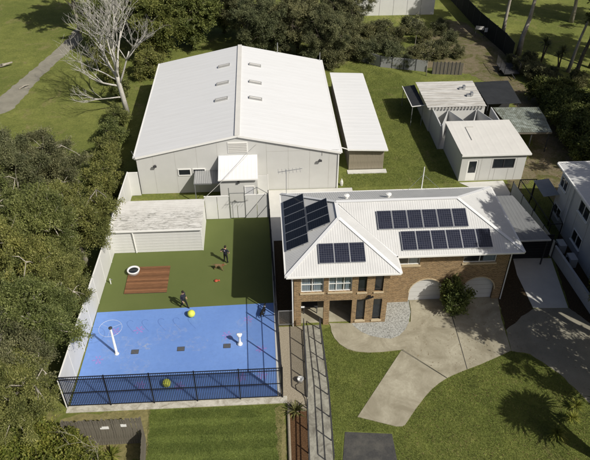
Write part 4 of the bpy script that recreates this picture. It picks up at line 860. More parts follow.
def ball(p, r, mat, label):
    prof = [(max(.004, r * math.sin(math.pi * i / 10)), r - r * math.cos(math.pi * i / 10)) for i in range(11)]
    MB().lathe(p, prof, 18).top('play_ball', mat, label, 'ball', base=p, smooth=True)
M['ball_yellow'] = plain('ball_yellow', (.62, .66, .10), .1, 6, .5)
M['toy_red'] = plain('toy_red', (.45, .09, .045), .15, 6, .5)
ball((-5.85, 34.15, .018), .29, 'ball_yellow', 'yellow play ball on the court at the feet of the walking person')
ball((-7.03, 27.75, .018), .29, 'ball_yellow', 'yellow play ball just inside the black picket fence')
ty = thing('dog_toy', 'small red-orange rubber dog toy lying on the turf', 'dog toy', (-4.1, 37.95, .01))
MB().lathe((-4.18, 37.95, .012), [(.08, 0), (.15, .04), (.15, .09), (.05, .13)], 14).part('ring', 'toy_red', ty, True); MB().tube([(-4.10, 37.95, .06), (-3.97, 37.97, .07), (-3.90, 37.98, .06)], [.05, .06, .09], 8).part('knot', 'toy_red', ty, True)
ts = thing('turf_tap', 'thin white garden tap post on the turf near the boundary wall', 'tap', (-12.5, 38.1, 0)); MB().box(-12.53, -12.47, 38.07, 38.13, .01, .55).part('post', 'white_paint', ts); MB().bar((-12.5, 38.1, .5), (-12.32, 38.05, .48), .05).part('spout', 'steel', ts)
bk = thing('hose_bucket', 'round white bucket on the gravel beside the mesh railing', 'bucket', (1.9, 27.6, 0)); MB().lathe((1.9, 27.6, .01), [(.17, 0), (.21, .32), (.23, .34), (.19, .34), (.16, .08)], 16).part('pail', 'white_paint', bk, True); MB().tube([(1.68, 27.6, .33), (1.75, 27.6, .46), (1.9, 27.6, .5), (2.05, 27.6, .46), (2.12, 27.6, .33)], .012, 5).part('handle', 'steel', bk)
hp_ = [Vector(p) for p in ((1.8, 27.5, .03), (1.55, 27.3, .03), (1.62, 26.9, .03), (1.95, 26.6, .03), (2.12, 26.2, .03), (2.15, 25.6, .03))]
MB().tube(hp_, .02, 6).top('garden_hose', 'black_metal', 'dark garden hose curling from the white bucket across the gravel', 'hose')

# ------------------------------------------------------------------ people and dogs
def skinned(name, verts, edges, radii, mats, pick, sub=2):
    me = bpy.data.meshes.new(name + '_src'); me.from_pydata(verts, edges, []); o = bpy.data.objects.new(name + '_src', me); COL.objects.link(o)
    md = o.modifiers.new('Skin', 'SKIN'); md.use_smooth_shade = True
    for i, r in enumerate(radii):
        sv = me.skin_vertices[0].data[i]; sv.radius = (r, r) if not isinstance(r, tuple) else r; sv.use_root = (i == 0)
    sb = o.modifiers.new('Sub', 'SUBSURF'); sb.levels = sub; sb.render_levels = sub
    dg = bpy.context.evaluated_depsgraph_get(); out = bpy.data.meshes.new_from_object(o.evaluated_get(dg)); bpy.data.objects.remove(o)
    out.name = name; out.materials.clear()
    for m_ in mats: out.materials.append(M[m_])
    for p in out.polygons: p.material_index = pick(p.center); p.use_smooth = True
    return out
M['skin'] = plain('skin', (.50, .30, .21), .06, 8, .6)
M['navy'] = plain('navy', (.022, .024, .036), .25, 5, .9)
M['black_cloth'] = plain('black_cloth', (.012, .012, .014), .25, 5, .9)
M['hair'] = plain('hair', (.020, .014, .010), .3, 10, .6)
M['tan_fur'] = plain('tan_fur', (.20, .135, .068), .35, 6, .9)
M['black_fur'] = plain('black_fur', (.010, .010, .010), .3, 6, .7)
M['shoe_white'] = plain('shoe_white', (.55, .55, .55), .1, 8, .6)
M['badge'] = plain('badge', (.55, .45, .55), .1, 8, .6)
def person(label, loc, rz, J, sleeve):
    """J: joints in metres, person faces -y before turning"""
    names = ['pelvis', 'belly', 'chest', 'neck', 'chin', 'head', 'crown']; V = [J[n] for n in names]; E = [(i, i + 1) for i in range(6)]
    R = [(.155, .12), (.15, .115), (.175, .12), .058, (.075, .085), (.085, .10), (.06, .07)]
    hands = []
    for s_ in 'lr':
        o = len(V); V += [J[s_ + n] for n in ('sh', 'el', 'wr', 'ha')]; R += [.068, .05, .035, (.042, .025)]; E += [(2, o), (o, o + 1), (o + 1, o + 2), (o + 2, o + 3)]; hands.append((Vector(J[s_ + 'wr']), Vector(J[s_ + 'ha'])))
        o = len(V); V += [J[s_ + n] for n in ('hip', 'kn', 'an', 'to')]; R += [.095, .068, .048, (.04, .03)]; E += [(0, o), (o, o + 1), (o + 1, o + 2), (o + 2, o + 3)]
    sh_z = J['chest'][2]
    def pick(c):
        d = min(range(2), key=lambda i: (Vector(hands[i][0]) - c).length)
        el = Vector(J['lr'[d] + 'el']); sh_ = Vector(J['lr'[d] + 'sh'])
        if c.z > J['neck'][2] - .01: return 0
        w_, ha = hands[d]
        seg = lambda p, a, b: (p - (a + (b - a) * max(0, min(1, (p - a).dot(b - a) / (b - a).length_squared)))).length
        if seg(c, el, ha) < .075 and seg(c, el, ha) < seg(c, Vector(J['pelvis']), Vector(J['chest'])) - .06: return 0 if not sleeve or seg(c, w_, ha) < .05 else 1
        if c.z > J['pelvis'][2] + .04: return 1
        if c.z < .09: return 3
        return 2
    me = skinned('body', [tuple(v) for v in V], E, R, ['skin', 'navy', 'black_cloth', 'black_cloth'], pick)
    t = thing('person', label, 'person', loc); t.rotation_euler = (0, 0, rz)
    b = bpy.data.objects.new('body', me); link(b, t)
    c = Vector(J['head']); up = (Vector(J['crown']) - Vector(J['chin'])).normalized()
    hm = MB().lathe((0, 0, 0), [(.001, .13), (.06, .12), (.098, .07), (.108, .0), (.095, -.05)], 14)
    hm.v = [c + Vector((p.x * .92, p.y * 1.08 + .022, 0)) + up * (p.z + .035) for p in hm.v]
    o = bpy.data.objects.new('hair', hm.mesh('hair', 'hair', smooth=True)); link(o, t)
    fm = MB(); fm.add([c + Vector((-.016, -.085, -.02)), c + Vector((.016, -.085, -.02)), c + Vector((0, -.125, -.02)), c + Vector((0, -.09, .035))], [(0, 1, 2), (0, 2, 3), (1, 3, 2)])
    o = bpy.data.objects.new('nose', fm.mesh('nose', 'skin')); link(o, t)
    for s_ in (-1, 1):
        e = MB().lathe(c + Vector((s_ * .034, -.092, .03)), [(.004, -.012), (.012, 0), (.004, .012)], 8); o = bpy.data.objects.new('eye', e.mesh('eye', 'hair')); link(o, t)
        e = MB().lathe(c + Vector((s_ * .092, .01, 0)), [(.008, -.035), (.018, 0), (.022, .02), (.006, .035)], 8); o = bpy.data.objects.new('ear', e.mesh('ear', 'skin')); link(o, t)
    for w_, ha in hands:                                       # five fingers to each hand
        d = (ha - w_).normalized(); sx_ = d.cross(Vector((0, 1, .2))).normalized()
        fm = MB()
        for k_, ln in ((-1.5, .06), (-.5, .075), (.5, .072), (1.5, .055)):
            a = ha + sx_ * k_ * .017 + d * .015; fm.tube([a, a + d * ln * .55, a + d * ln + Vector((0, -.012, -.006))], [.0095, .009, .007], 6)
        a = (w_ + ha) / 2 + sx_ * -.03; fm.tube([a, a - sx_ * .022 + d * .025, a - sx_ * .03 + d * .055], [.012, .011, .008], 6)
        o = bpy.data.objects.new('fingers', fm.mesh('fingers', 'skin', smooth=True)); link(o, t)
    return t
st = dict(pelvis=(0, .02, .93), belly=(0, 0, 1.10), chest=(0, .0, 1.34), neck=(0, -.02, 1.47), chin=(0, -.06, 1.53), head=(0, -.065, 1.60), crown=(0, -.06, 1.68),
          lsh=(.20, 0, 1.38), lel=(.40, .08, 1.18), lwr=(.22, -.06, 1.02), lha=(.17, -.10, 1.00), rsh=(-.20, 0, 1.38), rel=(-.40, .08, 1.18), rwr=(-.22, -.06, 1.02), rha=(-.17, -.10, 1.00),
          lhip=(.09, .02, .86), lkn=(.13, -.02, .48), lan=(.15, .03, .08), lto=(.17, -.12, .035), rhip=(-.09, .02, .86), rkn=(-.13, -.01, .48), ran=(-.15, .04, .08), rto=(-.18, -.11, .035))
p1 = person('person in dark clothes standing hands on hips beside the tan dog', (-3.45, 40.2, .012), math.radians(155), st, False)
o = bpy.data.objects.new('badge', MB().box(-.05, .05, .118, .135, 1.28, 1.38).mesh('badge', 'badge')); link(o, p1)
wk = dict(st); wk.update(lel=(.27, .10, 1.13), lwr=(.27, -.04, .90), lha=(.26, -.08, .83), rel=(-.27, .02, 1.12), rwr=(-.26, -.16, .93), rha=(-.25, -.22, .88),
          lkn=(.10, -.16, .50), lan=(.10, -.26, .09), lto=(.11, -.41, .045), rkn=(-.10, .06, .47), ran=(-.10, .32, .11), rto=(-.11, .20, .04))
p2 = person('person in black jacket and trousers walking towards the yellow ball', (-6.45, 35.1, .018), math.radians(55), wk, True)
def dog(label, loc, rz, mat, pose, collar=None):
    V = [(0, .28, .46), (0, .10, .45), (0, -.16, .46), (0, -.28, .50), (0, -.40, .62), (0, -.46, .68), (0, -.57, .655), (0, -.645, .64), (0, .40, .47), (0, .58, .40), (0, .70, .42)]
    R = [(.105, .115), (.10, .12), (.115, .15), (.09, .12), .07, (.075, .07), .045, .028, .04, .025, .012]
    E = [(0, 1), (1, 2), (2, 3), (3, 4), (4, 5), (5, 6), (6, 7), (0, 8), (8, 9), (9, 10)]
    for s_ in (-1, 1):
        o = len(V); f = pose
        V += [(s_ * .09, -.20, .36), (s_ * .09, -.19 + f * s_ * .06, .20), (s_ * .09, -.21 + f * s_ * .10, .035), (s_ * .09, -.26 + f * s_ * .10, .022)]; R += [.06, .036, .026, .028]; E += [(2, o), (o, o + 1), (o + 1, o + 2), (o + 2, o + 3)]
        o = len(V)
        V += [(s_ * .09, .27, .36), (s_ * .10, .19 - f * s_ * .05, .27), (s_ * .10, .33 - f * s_ * .08, .16), (s_ * .10, .30 - f * s_ * .10, .03), (s_ * .10, .25 - f * s_ * .10, .02)]; R += [.08, .055, .028, .024, .027]; E += [(0, o), (o, o + 1), (o + 1, o + 2), (o + 2, o + 3), (o + 3, o + 4)]
    me = skinned('body', V, E, R, [mat], lambda c: 0)
    t = thing('dog', label, 'dog', loc); t.rotation_euler = (0, 0, rz); o = bpy.data.objects.new('body', me); link(o, t)
    for s_ in (-1, 1):
        e = MB().add([(s_ * .03, -.45, .735), (s_ * .075, -.43, .72), (s_ * .085, -.44, .80), (s_ * .055, -.47, .73)], [(0, 1, 2), (0, 2, 3), (1, 3, 2)]); o = bpy.data.objects.new('ear', e.mesh('ear', mat)); link(o, t)
    if collar:
        c = MB().lathe((0, 0, 0), [(.088, -.02), (.092, 0), (.088, .02)], 12); c.v = [Vector((p.x, -.36 + p.y * .8 - p.z * .6, .585 + p.y * .55 + p.z * .8)) for p in c.v]; o = bpy.data.objects.new('collar', c.mesh('collar', collar)); link(o, t)
    return t
dog('tan brown dog standing on the turf in front of the standing person', (-3.95, 39.35, .012), math.radians(75), 'tan_fur', 1, 'toy_red')
d2 = dog('black dog standing on the blue court near the mesh fence', (-.5, 34.0, .018), math.radians(160), 'black_fur', -1, 'shoe_white')

# ------------------------------------------------------------------ trees and plants
def leafcloud(centers, radii, n, size, seed, flat=.75, lean=0.35, asp=.42):
    """sprays: every clump is a bunch of twigs, leaves sit along the twigs"""
    r = np.random.default_rng(seed); C = np.array(centers); Rd = np.array(radii); K = len(C); tw = 18
    dirs = r.normal(size=(K, tw, 3)) + np.array([0, 0, .25]); dirs /= np.linalg.norm(dirs, axis=2)[:, :, None]; dirs *= np.array([1, 1, flat])
    ln = Rd[:, None] * r.uniform(.45, 1.45, (K, tw)); wgt = ln.ravel() / ln.sum(); idx = r.choice(K * tw, n, p=wgt); ci = idx // tw
    d = dirs.reshape(-1, 3)[idx]; k_ = r.uniform(.12, 1.0, n); p = C[ci] + d * (ln.ravel()[idx] * k_)[:, None] - np.array([0, 0, 1.0]) * (k_ ** 2 * .18 * Rd[ci])[:, None] + r.normal(size=(n, 3)) * (.10 + .05 * Rd[ci])[:, None]
    t = d + r.normal(size=(n, 3)) * .55; t /= np.linalg.norm(t, axis=1)[:, None]
    nrm = np.cross(t, r.normal(size=(n, 3)) + np.array([.4, -.3, 0]))
    nrm /= np.linalg.norm(nrm, axis=1)[:, None]; b = np.cross(nrm, t)
    s = size * r.uniform(.6, 1.35, n)[:, None]
    return np.stack([p - t * s * .5, p + b * s * asp * .5, p + t * s * .5, p - b * s * asp * .5], 1).reshape(-1, 3)
def make_tree(name, label, cat, loc, h, cr, cz, rz_, n, size, leaf, bark, seed, group=None, trunk_r=.2, clumps=46, cl=(.55, 1.0), bare=0.0, asp=.42, lean=(0, 0)):
    """trunk to height cz-ish, limbs to clumps inside an ellipsoid (cr,cr,rz_) at height cz"""
    r = random.Random(seed); t = thing(name, label, cat, loc, group)
    c = Vector((lean[0], lean[1], cz)); cps = []; crs = []
    for i in range(clumps):
        while True:
            d = Vector((r.uniform(-1, 1), r.uniform(-1, 1), r.uniform(-1, 1)))
            if .25 < d.length < 1: break
        d = d * (r.uniform(.75, 1.12)); cps.append(c + Vector((d.x * cr, d.y * cr, d.z * rz_))); crs.append(r.uniform(*cl))
    m = MB(); top = c + Vector((r.uniform(-.2, .2) * cr, r.uniform(-.2, .2) * cr, rz_ * .55)); tp = []
    for i in range(7):
        k_ = i / 6; tp.append(Vector((top.x * k_ ** 1.4 + r.uniform(-.06, .06) * cr * .5, top.y * k_ ** 1.4 + r.uniform(-.06, .06) * cr * .5, top.z * k_)))
    tp[0] = Vector((0, 0, -.05)); m.tube(tp, [trunk_r * (1.25 if i == 0 else 1 - .75 * i / 6) for i in range(7)], 8)
    start = max(1, int(6 * max(.15, (cz - rz_) / max(.1, top.z))))
    limbs = []
    for i in range(8):
        a = i * 2 * math.pi / 8 + r.uniform(-.3, .3); s0 = tp[min(5, max(start, r.randint(start, 5)))]
        e = c + Vector((math.cos(a) * cr * r.uniform(.5, .85), math.sin(a) * cr * r.uniform(.5, .85), r.uniform(-.5, .6) * rz_)); mid = (s0 + e) / 2 + Vector((r.uniform(-.2, .2) * cr, r.uniform(-.2, .2) * cr, r.uniform(-.05, .25) * rz_))
        pts = [s0, (s0 + mid) / 2 + Vector((0, 0, .08 * rz_)), mid, (mid + e) / 2, e]; m.tube(pts, [trunk_r * .5, trunk_r * .4, trunk_r * .3, trunk_r * .2, trunk_r * .1], 6); limbs += pts[1:]
    for q in cps:
        s0 = min(limbs + tp[3:], key=lambda l: (l - q).length); mid = (s0 + q) / 2 + Vector((r.uniform(-.15, .15), r.uniform(-.15, .15), .1)); out = (q - c).normalized() * r.uniform(.2, .9); m.tube([s0, mid, q, q + out + Vector((r.uniform(-.3, .3), r.uniform(-.3, .3), r.uniform(-.1, .35)))], [trunk_r * .16 + .008, trunk_r * .10 + .006, .011, .004], 4)
    m.v = [p + Vector(loc) for p in m.v]
    m.part('trunk', bark, t, True)
    keep = [i for i in range(clumps) if r.random() > bare]
    v = leafcloud([tuple(cps[i]) for i in keep], [crs[i] for i in keep], n, size, seed + 1, asp=asp)
    v[:, 2] = np.maximum(v[:, 2], .03)
    o = bpy.data.objects.new('crown', fastmesh('crown', v, 4, leaf)); link(o, t)
    return t
def plant_copy(src, loc, rz, s, label, group=None):
    o = copy_tree(src); o.location = loc; o.rotation_euler = (0, 0, rz); o.scale = s if isinstance(s, tuple) else (s, s, s); tag(o, label, None, group)
    return o
def base(px_, py_, z): q = P(px_, py_, z); return Vector((q.x, q.y, 0))
# big olive trees along the boundary wall
T1 = make_tree('gum_tree', 'broad olive-green gum tree leaning over the white boundary wall by the garden shed', 'tree', base(74, 216, 5), 8, 3.3, 5.0, 2.6, 120000, .135, 'leaf_olive', 'bark_pale', 31, trunk_r=.22, clumps=62, cl=(.45, .9))
T2 = make_tree('gum_tree', 'dense dark olive gum tree nearest the front corner of the blue court', 'tree', base(20, 318, 5.5), 8, 3.3, 5.2, 3.0, 130000, .14, 'leaf_olive', 'bark_pale', 47, trunk_r=.24, clumps=80, cl=(.55, 1.05))
T3 = make_tree('wattle_tree', 'grey-green wattle tree between the grass clearing and the garden shed', 'tree', base(42, 160, 5.5), 8, 3.4, 5.2, 2.7, 115000, .135, 'leaf_grey', 'bark_pale', 53, trunk_r=.2, clumps=75, cl=(.5, .9))
plant_copy(T1, base(28, 232, 7), 2.1, (1.0, 1.0, 1.35), 'olive-green gum tree standing behind the leaning gum beside the boundary wall')
plant_copy(T2, base(50, 275, 4.6), 1.2, .80, 'smaller olive gum tree crowding the boundary wall opposite the timber deck')
plant_copy(T3, base(5, 165, 6.8), 3.3, (.9, .9, 1.25), 'grey-green wattle tree at the lower edge of the grass clearing')
plant_copy(T1, base(-5, 272, 7), 4.4, (.95, .95, 1.35), 'tall olive gum tree deep in the thicket beside the boundary wall')
plant_copy(T2, base(12, 392, 4.6), 2.7, .80, 'low olive gum tree above the bright bushes by the paling fence')
plant_copy(T3, base(-10, 345, 6), .7, 1.0, 'grey-green wattle tree in the thicket beside the court corner')
plant_copy(T1, base(-20, 200, 5.5), 5.0, 1.1, 'olive gum tree on the far side of the thicket from the garden shed')
S1 = make_tree('boundary_shrub', 'olive shrub in the hedge line beside the warehouse shadow', 'shrub', base(112, 128, 2), 3, 1.5, 1.7, 1.4, 14000, .17, 'leaf_olive', 'bark_dark', 61, 'hedge shrubs beside the warehouse', trunk_r=.07, clumps=26, cl=(.4, .7))
for (a, b, s) in ((107, 143, .9), (104, 160, 1.0), (98, 176, 1.1), (117, 112, .85), (112, 182, .8)):
    plant_copy(S1, base(a, b, 2 * s), a * .7, s, 'olive shrub in the hedge line beside the warehouse shadow')
B1 = make_tree('bright_bush', 'bright yellow-green leafy bush in front of the paling fence', 'bush', base(30, 446, 1.8), 3, 1.6, 1.7, 1.5, 16000, .17, 'leaf_bright', 'bark_dark', 71, 'bright bushes below the court corner', trunk_r=.08, clumps=30, cl=(.4, .75), asp=.6)
for (a, b, s) in ((62, 447, .8), (5, 440, 1.1), (86, 462, .8), (40, 470, 1.0)):
    plant_copy(B1, base(a, b, 1.8 * s), a * .9, s, 'bright yellow-green leafy bush in front of the paling fence')
# trees behind the warehouse
G1 = make_tree('leafy_tree', 'bright green leafy tree behind the back left corner of the warehouse', 'tree', base(158, 24, 4.5), 8, 3.6, 4.6, 3.4, 70000, .21, 'leaf_green', 'bark_dark', 83, trunk_r=.22, clumps=70, cl=(.7, 1.2), asp=.6)
G1['label'] = 'bright green leafy tree standing beside the bare dead tree'
plant_copy(G1, base(190, 12, 5), 1.9, 1.05, 'bright green leafy tree between the dead tree and the grey wattles')
plant_copy(G1, base(132, 6, 5), 3.9, 1.0, 'bright green leafy tree behind the branches of the bare dead tree')
plant_copy(G1, base(222, -2, 5), 3.0, 1.0, 'green leafy tree behind the ridge end of the warehouse')
plant_copy(G1, base(100, 20, 4), 5.2, .8, 'low green leafy tree at the end of the gravel track')
for (a, b, s_) in ((112, 70, .9), (104, 55, 1.0), (120, 88, .8), (98, 40, 1.1)):
    plant_copy(S1, base(a, b, 2 * s_), a * .7, s_ * 1.1, 'olive shrub round the foot of the bare dead tree', 'shrubs under the dead tree')
S2 = make_tree('round_shrub', 'rounded green shrub at the back corner of the warehouse below the dead tree', 'shrub', base(148, 66, 1.6), 4, 2.0, 1.8, 1.7, 18000, .18, 'leaf_olive', 'bark_dark', 91, trunk_r=.08, clumps=32, cl=(.5, .85), asp=.55)
plant_copy(S2, base(150, 50, 1.6), 2.0, 1.0, 'rounded green shrub behind the warehouse under the leafy trees')
W1 = make_tree('wattle_tree', 'grey-olive wattle tree behind the warehouse ridge', 'tree', base(262, 22, 5), 8, 3.7, 4.8, 3.6, 85000, .17, 'leaf_grey', 'bark_dark', 101, trunk_r=.2, clumps=75, cl=(.6, 1.1))
plant_copy(W1, base(298, 14, 5.5), 1.3, 1.05, 'tall grey-olive wattle tree in the middle of the row behind the warehouse')
plant_copy(W1, base(326, 30, 4.5), 2.6, .9, 'grey-olive wattle tree behind the storage shed end')
plant_copy(W1, base(345, 8, 5), 3.7, .95, 'grey-olive wattle tree in front of the long pale building wall')
plant_copy(W1, base(238, 4, 5), 4.9, 1.0, 'grey-olive wattle tree next to the green leafy trees')
S3 = make_tree('scrub_bush', 'thin olive scrub bush by the grey sheet fence', 'bush', base(333, 58, 1.3), 3, 1.7, 1.4, 1.3, 11000, .18, 'leaf_grey', 'bark_dark', 111, 'scrub bushes along the grey sheet fence', trunk_r=.06, clumps=26, cl=(.4, .75))
for (a, b, s) in ((312, 58, 1.0), (368, 52, 1.0), (392, 54, 1.05), (380, 44, .9), (415, 54, .8), (438, 50, .9), (398, 36, .9), (352, 50, 1.0), (424, 36, .8), (450, 40, .8), (440, 28, .8), (458, 52, .6), (365, 35, 1.0), (282, 52, .9), (405, 62, .6), (380, 30, 1.0), (410, 26, .9), (345, 42, 1.1), (392, 44, .8)):
    plant_copy(S3, base(a, b, 1.3 * s), a * .37, s, 'thin olive scrub bush by the grey sheet fence' if b >= 48 and a < 400 else 'olive scrub bush among the dappled grass in front of the long pale building' if b < 48 and a < 435 else 'olive scrub bush near the saplings behind the timber paling fence' if a < 446 else 'low scrub bush on the dirt verge by the black shade-cloth fence', 'scrub bushes along the grey sheet fence' if b >= 48 and a < 400 else 'scrub before the pale building' if b < 48 and a < 435 else 'scrub by the saplings' if a < 446 else 'scrub on the verge')
for (a, b, s_) in ((522, 66, .7), (534, 72, .8), (545, 78, .8), (530, 58, .6), (552, 74, .6), (512, 60, .5), (578, 80, .8), (560, 84, .7)):
    plant_copy(S3, base(a, b, 1.3 * s_), a * .37, s_, 'low olive scrub under the tall gum trees', 'scrub under the gum trees')
S4 = make_tree('round_shrub', 'small rounded light green shrub behind the warehouse ridge', 'shrub', base(308, 53, .8), 2, 1.2, .9, .8, 6000, .2, 'leaf_bright', 'bark_dark', 117, trunk_r=.05, clumps=22, cl=(.35, .6))
for (a, b, z, hgt_) in ((414, 53, 0, 5.5), (426, 76, 0, 4.5)):
    make_tree('sapling', ('slim pale sapling among the scrub behind the grey sheet fence', 'slim pale sapling in front of the grey sheet fence')[b > 60], 'tree', base(a, b, 0), hgt_, .9, hgt_ * .75, 1.2, 1200, .2, 'leaf_grey', 'bark_pale', a, trunk_r=.05, clumps=14, cl=(.3, .5))
# gum trees at the upper right and the hedge
def gum(label, b, seed, h, lean, cr=3.2, n=22000, tr=.24, fork=False):
    return make_tree('gum_tree', label, 'tree', b, h, cr, h - 2.5, 2.8, n, .32, 'leaf_grey', 'bark_pale', seed, trunk_r=tr, clumps=50, cl=(.6, 1.1), lean=lean)
gum('tall pale-trunked gum tree just behind the black shade-cloth fence', P(502, 37), 201, 15, (1.5, .5), tr=.28)
gum('tall pale twin-stemmed gum tree at the end of the black shade-cloth fence', P(518, 55), 207, 16, (2.5, .5), tr=.36)
gum('slender leaning pale gum tree beside the dark forked tree', P(568, 72), 211, 14, (3.0, 1.5), tr=.22)
make_tree('dark_tree', 'dark forked tree trunk above the hedge', 'tree', P(571, 84), 12, 3.2, 9.5, 2.6, 22000, .3, 'leaf_dark', 'bark_dark', 213, trunk_r=.30, clumps=50, lean=(3.2, .8))
make_tree('dark_tree', 'second dark tree leaning away from the hedge end', 'tree', P(590, 68), 12, 3.2, 9.5, 2.6, 20000, .3, 'leaf_dark', 'bark_dark', 217, trunk_r=.26, clumps=50, lean=(2.5, 1.5))
H1 = make_tree('hedge_shrub', 'dense green shrub in the hedge beside the dirt yard', 'shrub', base(548, 92, 1.5), 3, 1.9, 1.6, 1.5, 18000, .19, 'leaf_green', 'bark_dark', 121, 'hedge shrubs beside the dirt yard', trunk_r=.08, clumps=32, cl=(.5, .85), asp=.6)
for (a, b, s) in ((560, 104, 1.1), (572, 118, 1.15), (585, 108, 1.1), (584, 134, 1.2), (600, 150, 1.2), (566, 92, .9), (598, 125, 1.2)):
    plant_copy(H1, base(a, b, 1.5 * s), a * .61, s, 'dense green shrub in the hedge beside the dirt yard')
def spiky(name, label, b, heads, seed, blade=.9, stem=.09, nb=70, group=None, w=.05, mat='leaf_blade'):
    r = random.Random(seed); t = thing(name, label, 'plant', b, group); b = Vector(b); V = []
    for (dx, dy, z, k_) in heads:
        c = b + Vector((dx, dy, z))
        if z > .4: MB().tube([b + Vector((0, 0, -.02)), b + Vector((dx * .5, dy * .5, z * .55)), c], [stem * 1.3, stem, stem * .9], 7).part('stem', 'bark_dark', t, True)
        for i in range(nb):
            a = r.uniform(0, 2 * math.pi); el = r.uniform(-.25, 1.35); d = Vector((math.cos(a) * math.cos(el), math.sin(a) * math.cos(el), math.sin(el))); s_ = d.cross(Vector((0, 0, 1)));  s_ = s_.normalized() if s_.length > .05 else Vector((1, 0, 0)); L_ = blade * k_ * r.uniform(.75, 1.1)
            p1_ = c + d * L_ * .5; p2_ = c + d * L_ - Vector((0, 0, L_ * .16)); q = s_ * w * k_
            V += [c - q * .5, p1_ - q, p1_ + q, c + q * .5, p1_ - q, p2_ - q * .1, p2_ + q * .1, p1_ + q]
    v = np.array([tuple(p - b) for p in V]); v[:, 2] = np.maximum(v[:, 2], .02)
    o = bpy.data.objects.new('leaves', fastmesh('leaves', v, 4, mat)); link(o, t); return t
spiky('cordyline', 'spiky-headed cordyline on the lawn beyond the twin gum tree', P(541, 62), [(0, 0, 2.6, 1), (.5, .2, 2.1, .8)], 5, 1.1)
spiky('cordyline', 'spiky-headed cordyline near the slender leaning gum', P(558, 70), [(0, 0, 2.5, 1), (-.4, .1, 1.9, .8)], 6, 1.1)
yb = P(566, 440)
q1, q2, q3 = P(557, 433, .35) - yb, P(572, 418, .38) - yb, P(577, 406, .35) - yb
spiky('yucca', 'low dark yucca with three spiky rosettes on the front lawn', yb, [(*q1, 1.0), (*q2, .85), (*q3, .8)], 9, .78, .09, 90, w=.035, mat='leaf_bright')
yb = Vector((19.9, 20.3, 0))
spiky('yucca', 'tall many-headed yucca beside the low dark yucca', yb, [(-.9, .5, 4.3, 1.1), (-.3, 1.4, 4.1, 1.0), (0, .2, 5.2, 1.2), (-.1, 2.2, 3.2, 1.0), (-.5, .8, 3.4, 1.0), (.4, 1.2, 4.6, 1.1), (.5, -.6, 4.4, 1.1)], 10, 1.25, .12, 110, w=.06)
spiky('agave', 'spiky agave at the end of the mulch bed by the gravel', (1.45, 25.15, 0), [(0, 0, .15, 1)], 12, .85, .05, 60, w=.035)
spiky('strap_plant', 'small bright spiky plant in front of the paling fence', (*P(112, 458)[:2], 0), [(0, 0, .2, 1)], 13, .8, .05, 46, w=.05, mat='leaf_bright')
# shrub between the garages, bare pale sapling near the picket fence
make_tree('garage_shrub', 'dense dark upright shrub between the two arched garages', 'shrub', (13.85, 33.75, 0), 3, .95, 1.55, 1.5, 12000, .18, 'leaf_green', 'bark_dark', 131, trunk_r=.07, clumps=34, cl=(.3, .5), asp=.55)
make_tree('boundary_tree', 'leafy green tree overhanging the low grey wall by the neighbour house', 'tree', (25.2, 33.0, 0), 4, 1.5, 2.8, 1.6, 12000, .22, 'leaf_bright', 'bark_dark', 133, trunk_r=.1, clumps=34, cl=(.4, .7))
def dead_tree(name, label, loc, seed, h, r0, depth, limbs=(), up=.55, mat='bark_pale'):
    r = random.Random(seed); t = thing(name, label, 'tree', loc); m = MB(); loc = Vector(loc)
    def grow(p, d, ln, rad, dep):
        pts = [p]; q = p
        for i in range(4):
            d = (d + Vector((r.uniform(-.16, .16), r.uniform(-.16, .16), r.uniform(-.04, .12)))).normalized(); q = q + d * ln / 4; pts.append(q)
        m.tube(pts, [rad * (1 - .45 * i / 4) for i in range(5)], 7 if dep > 2 else 4)
        if dep == 0: return
        for k_ in range(r.choice((3, 3, 4)) if dep > 1 else 4):
            s0 = pts[r.choice((2, 3, 4, 4))]; a = r.uniform(0, 2 * math.pi); nd = (d * r.uniform(.6, 1.1) + Vector((math.cos(a), math.sin(a), r.uniform(-.1, up))) * r.uniform(.45, .8)).normalized()
            grow(s0, nd, ln * r.uniform(.55, .8), rad * r.uniform(.42, .58), dep - 1)
    return t, m, grow, loc
t, m, grow, loc = dead_tree('dead_tree', 'tall bare dead tree with pale grey branches beside the warehouse', P(127, 112), 77, 14, .3, 4)
m.tube([loc + Vector((0, 0, -.05)), loc + Vector((-.15, 0, 1.8)), loc + Vector((-.35, .1, 3.6)), loc + Vector((-.45, .2, 5.0))], [.34, .27, .24, .21], 10)
for d, ln, rad, st_ in (((-.10, .1, 1), 4.6, .17, (-.42, .2, 4.8)), ((.22, .3, 1), 4.8, .15, (-.4, .2, 4.4)), ((-.42, -.1, .9), 4.4, .14, (-.4, .15, 4.0)), ((.45, -.2, .9), 4.2, .12, (-.3, .1, 3.4)), ((.05, -.35, 1), 4.2, .13, (-.38, .12, 4.2)), ((-.25, .45, .9), 4.2, .12, (-.42, .2, 4.6))):
    grow(loc + Vector(st_), Vector(d).normalized(), ln, rad, 4)
for d, ln, rad, st_ in (((-1, -.1, .12), 3.4, .12, (-.35, .1, 3.2)), ((-1, .3, .3), 3.2, .10, (-.38, .1, 3.9)), ((-.9, -.5, .1), 2.8, .09, (-.2, 0, 1.9)), ((-.8, .6, .45), 3.2, .10, (-.4, .15, 4.3))):
    grow(loc + Vector(st_), Vector(d).normalized(), ln, rad, 3)
m.part('trunk', 'bark_dead', t, True)
t, m, grow, loc = dead_tree('bare_sapling', 'thin bare pale sapling in front of the paling fence', P(96, 462), 78, 4, .05, 3, mat='bark_pale')
grow(loc, Vector((0, .05, 1)), 2.3, .035, 3); m.part('trunk', 'bark_pale', t)
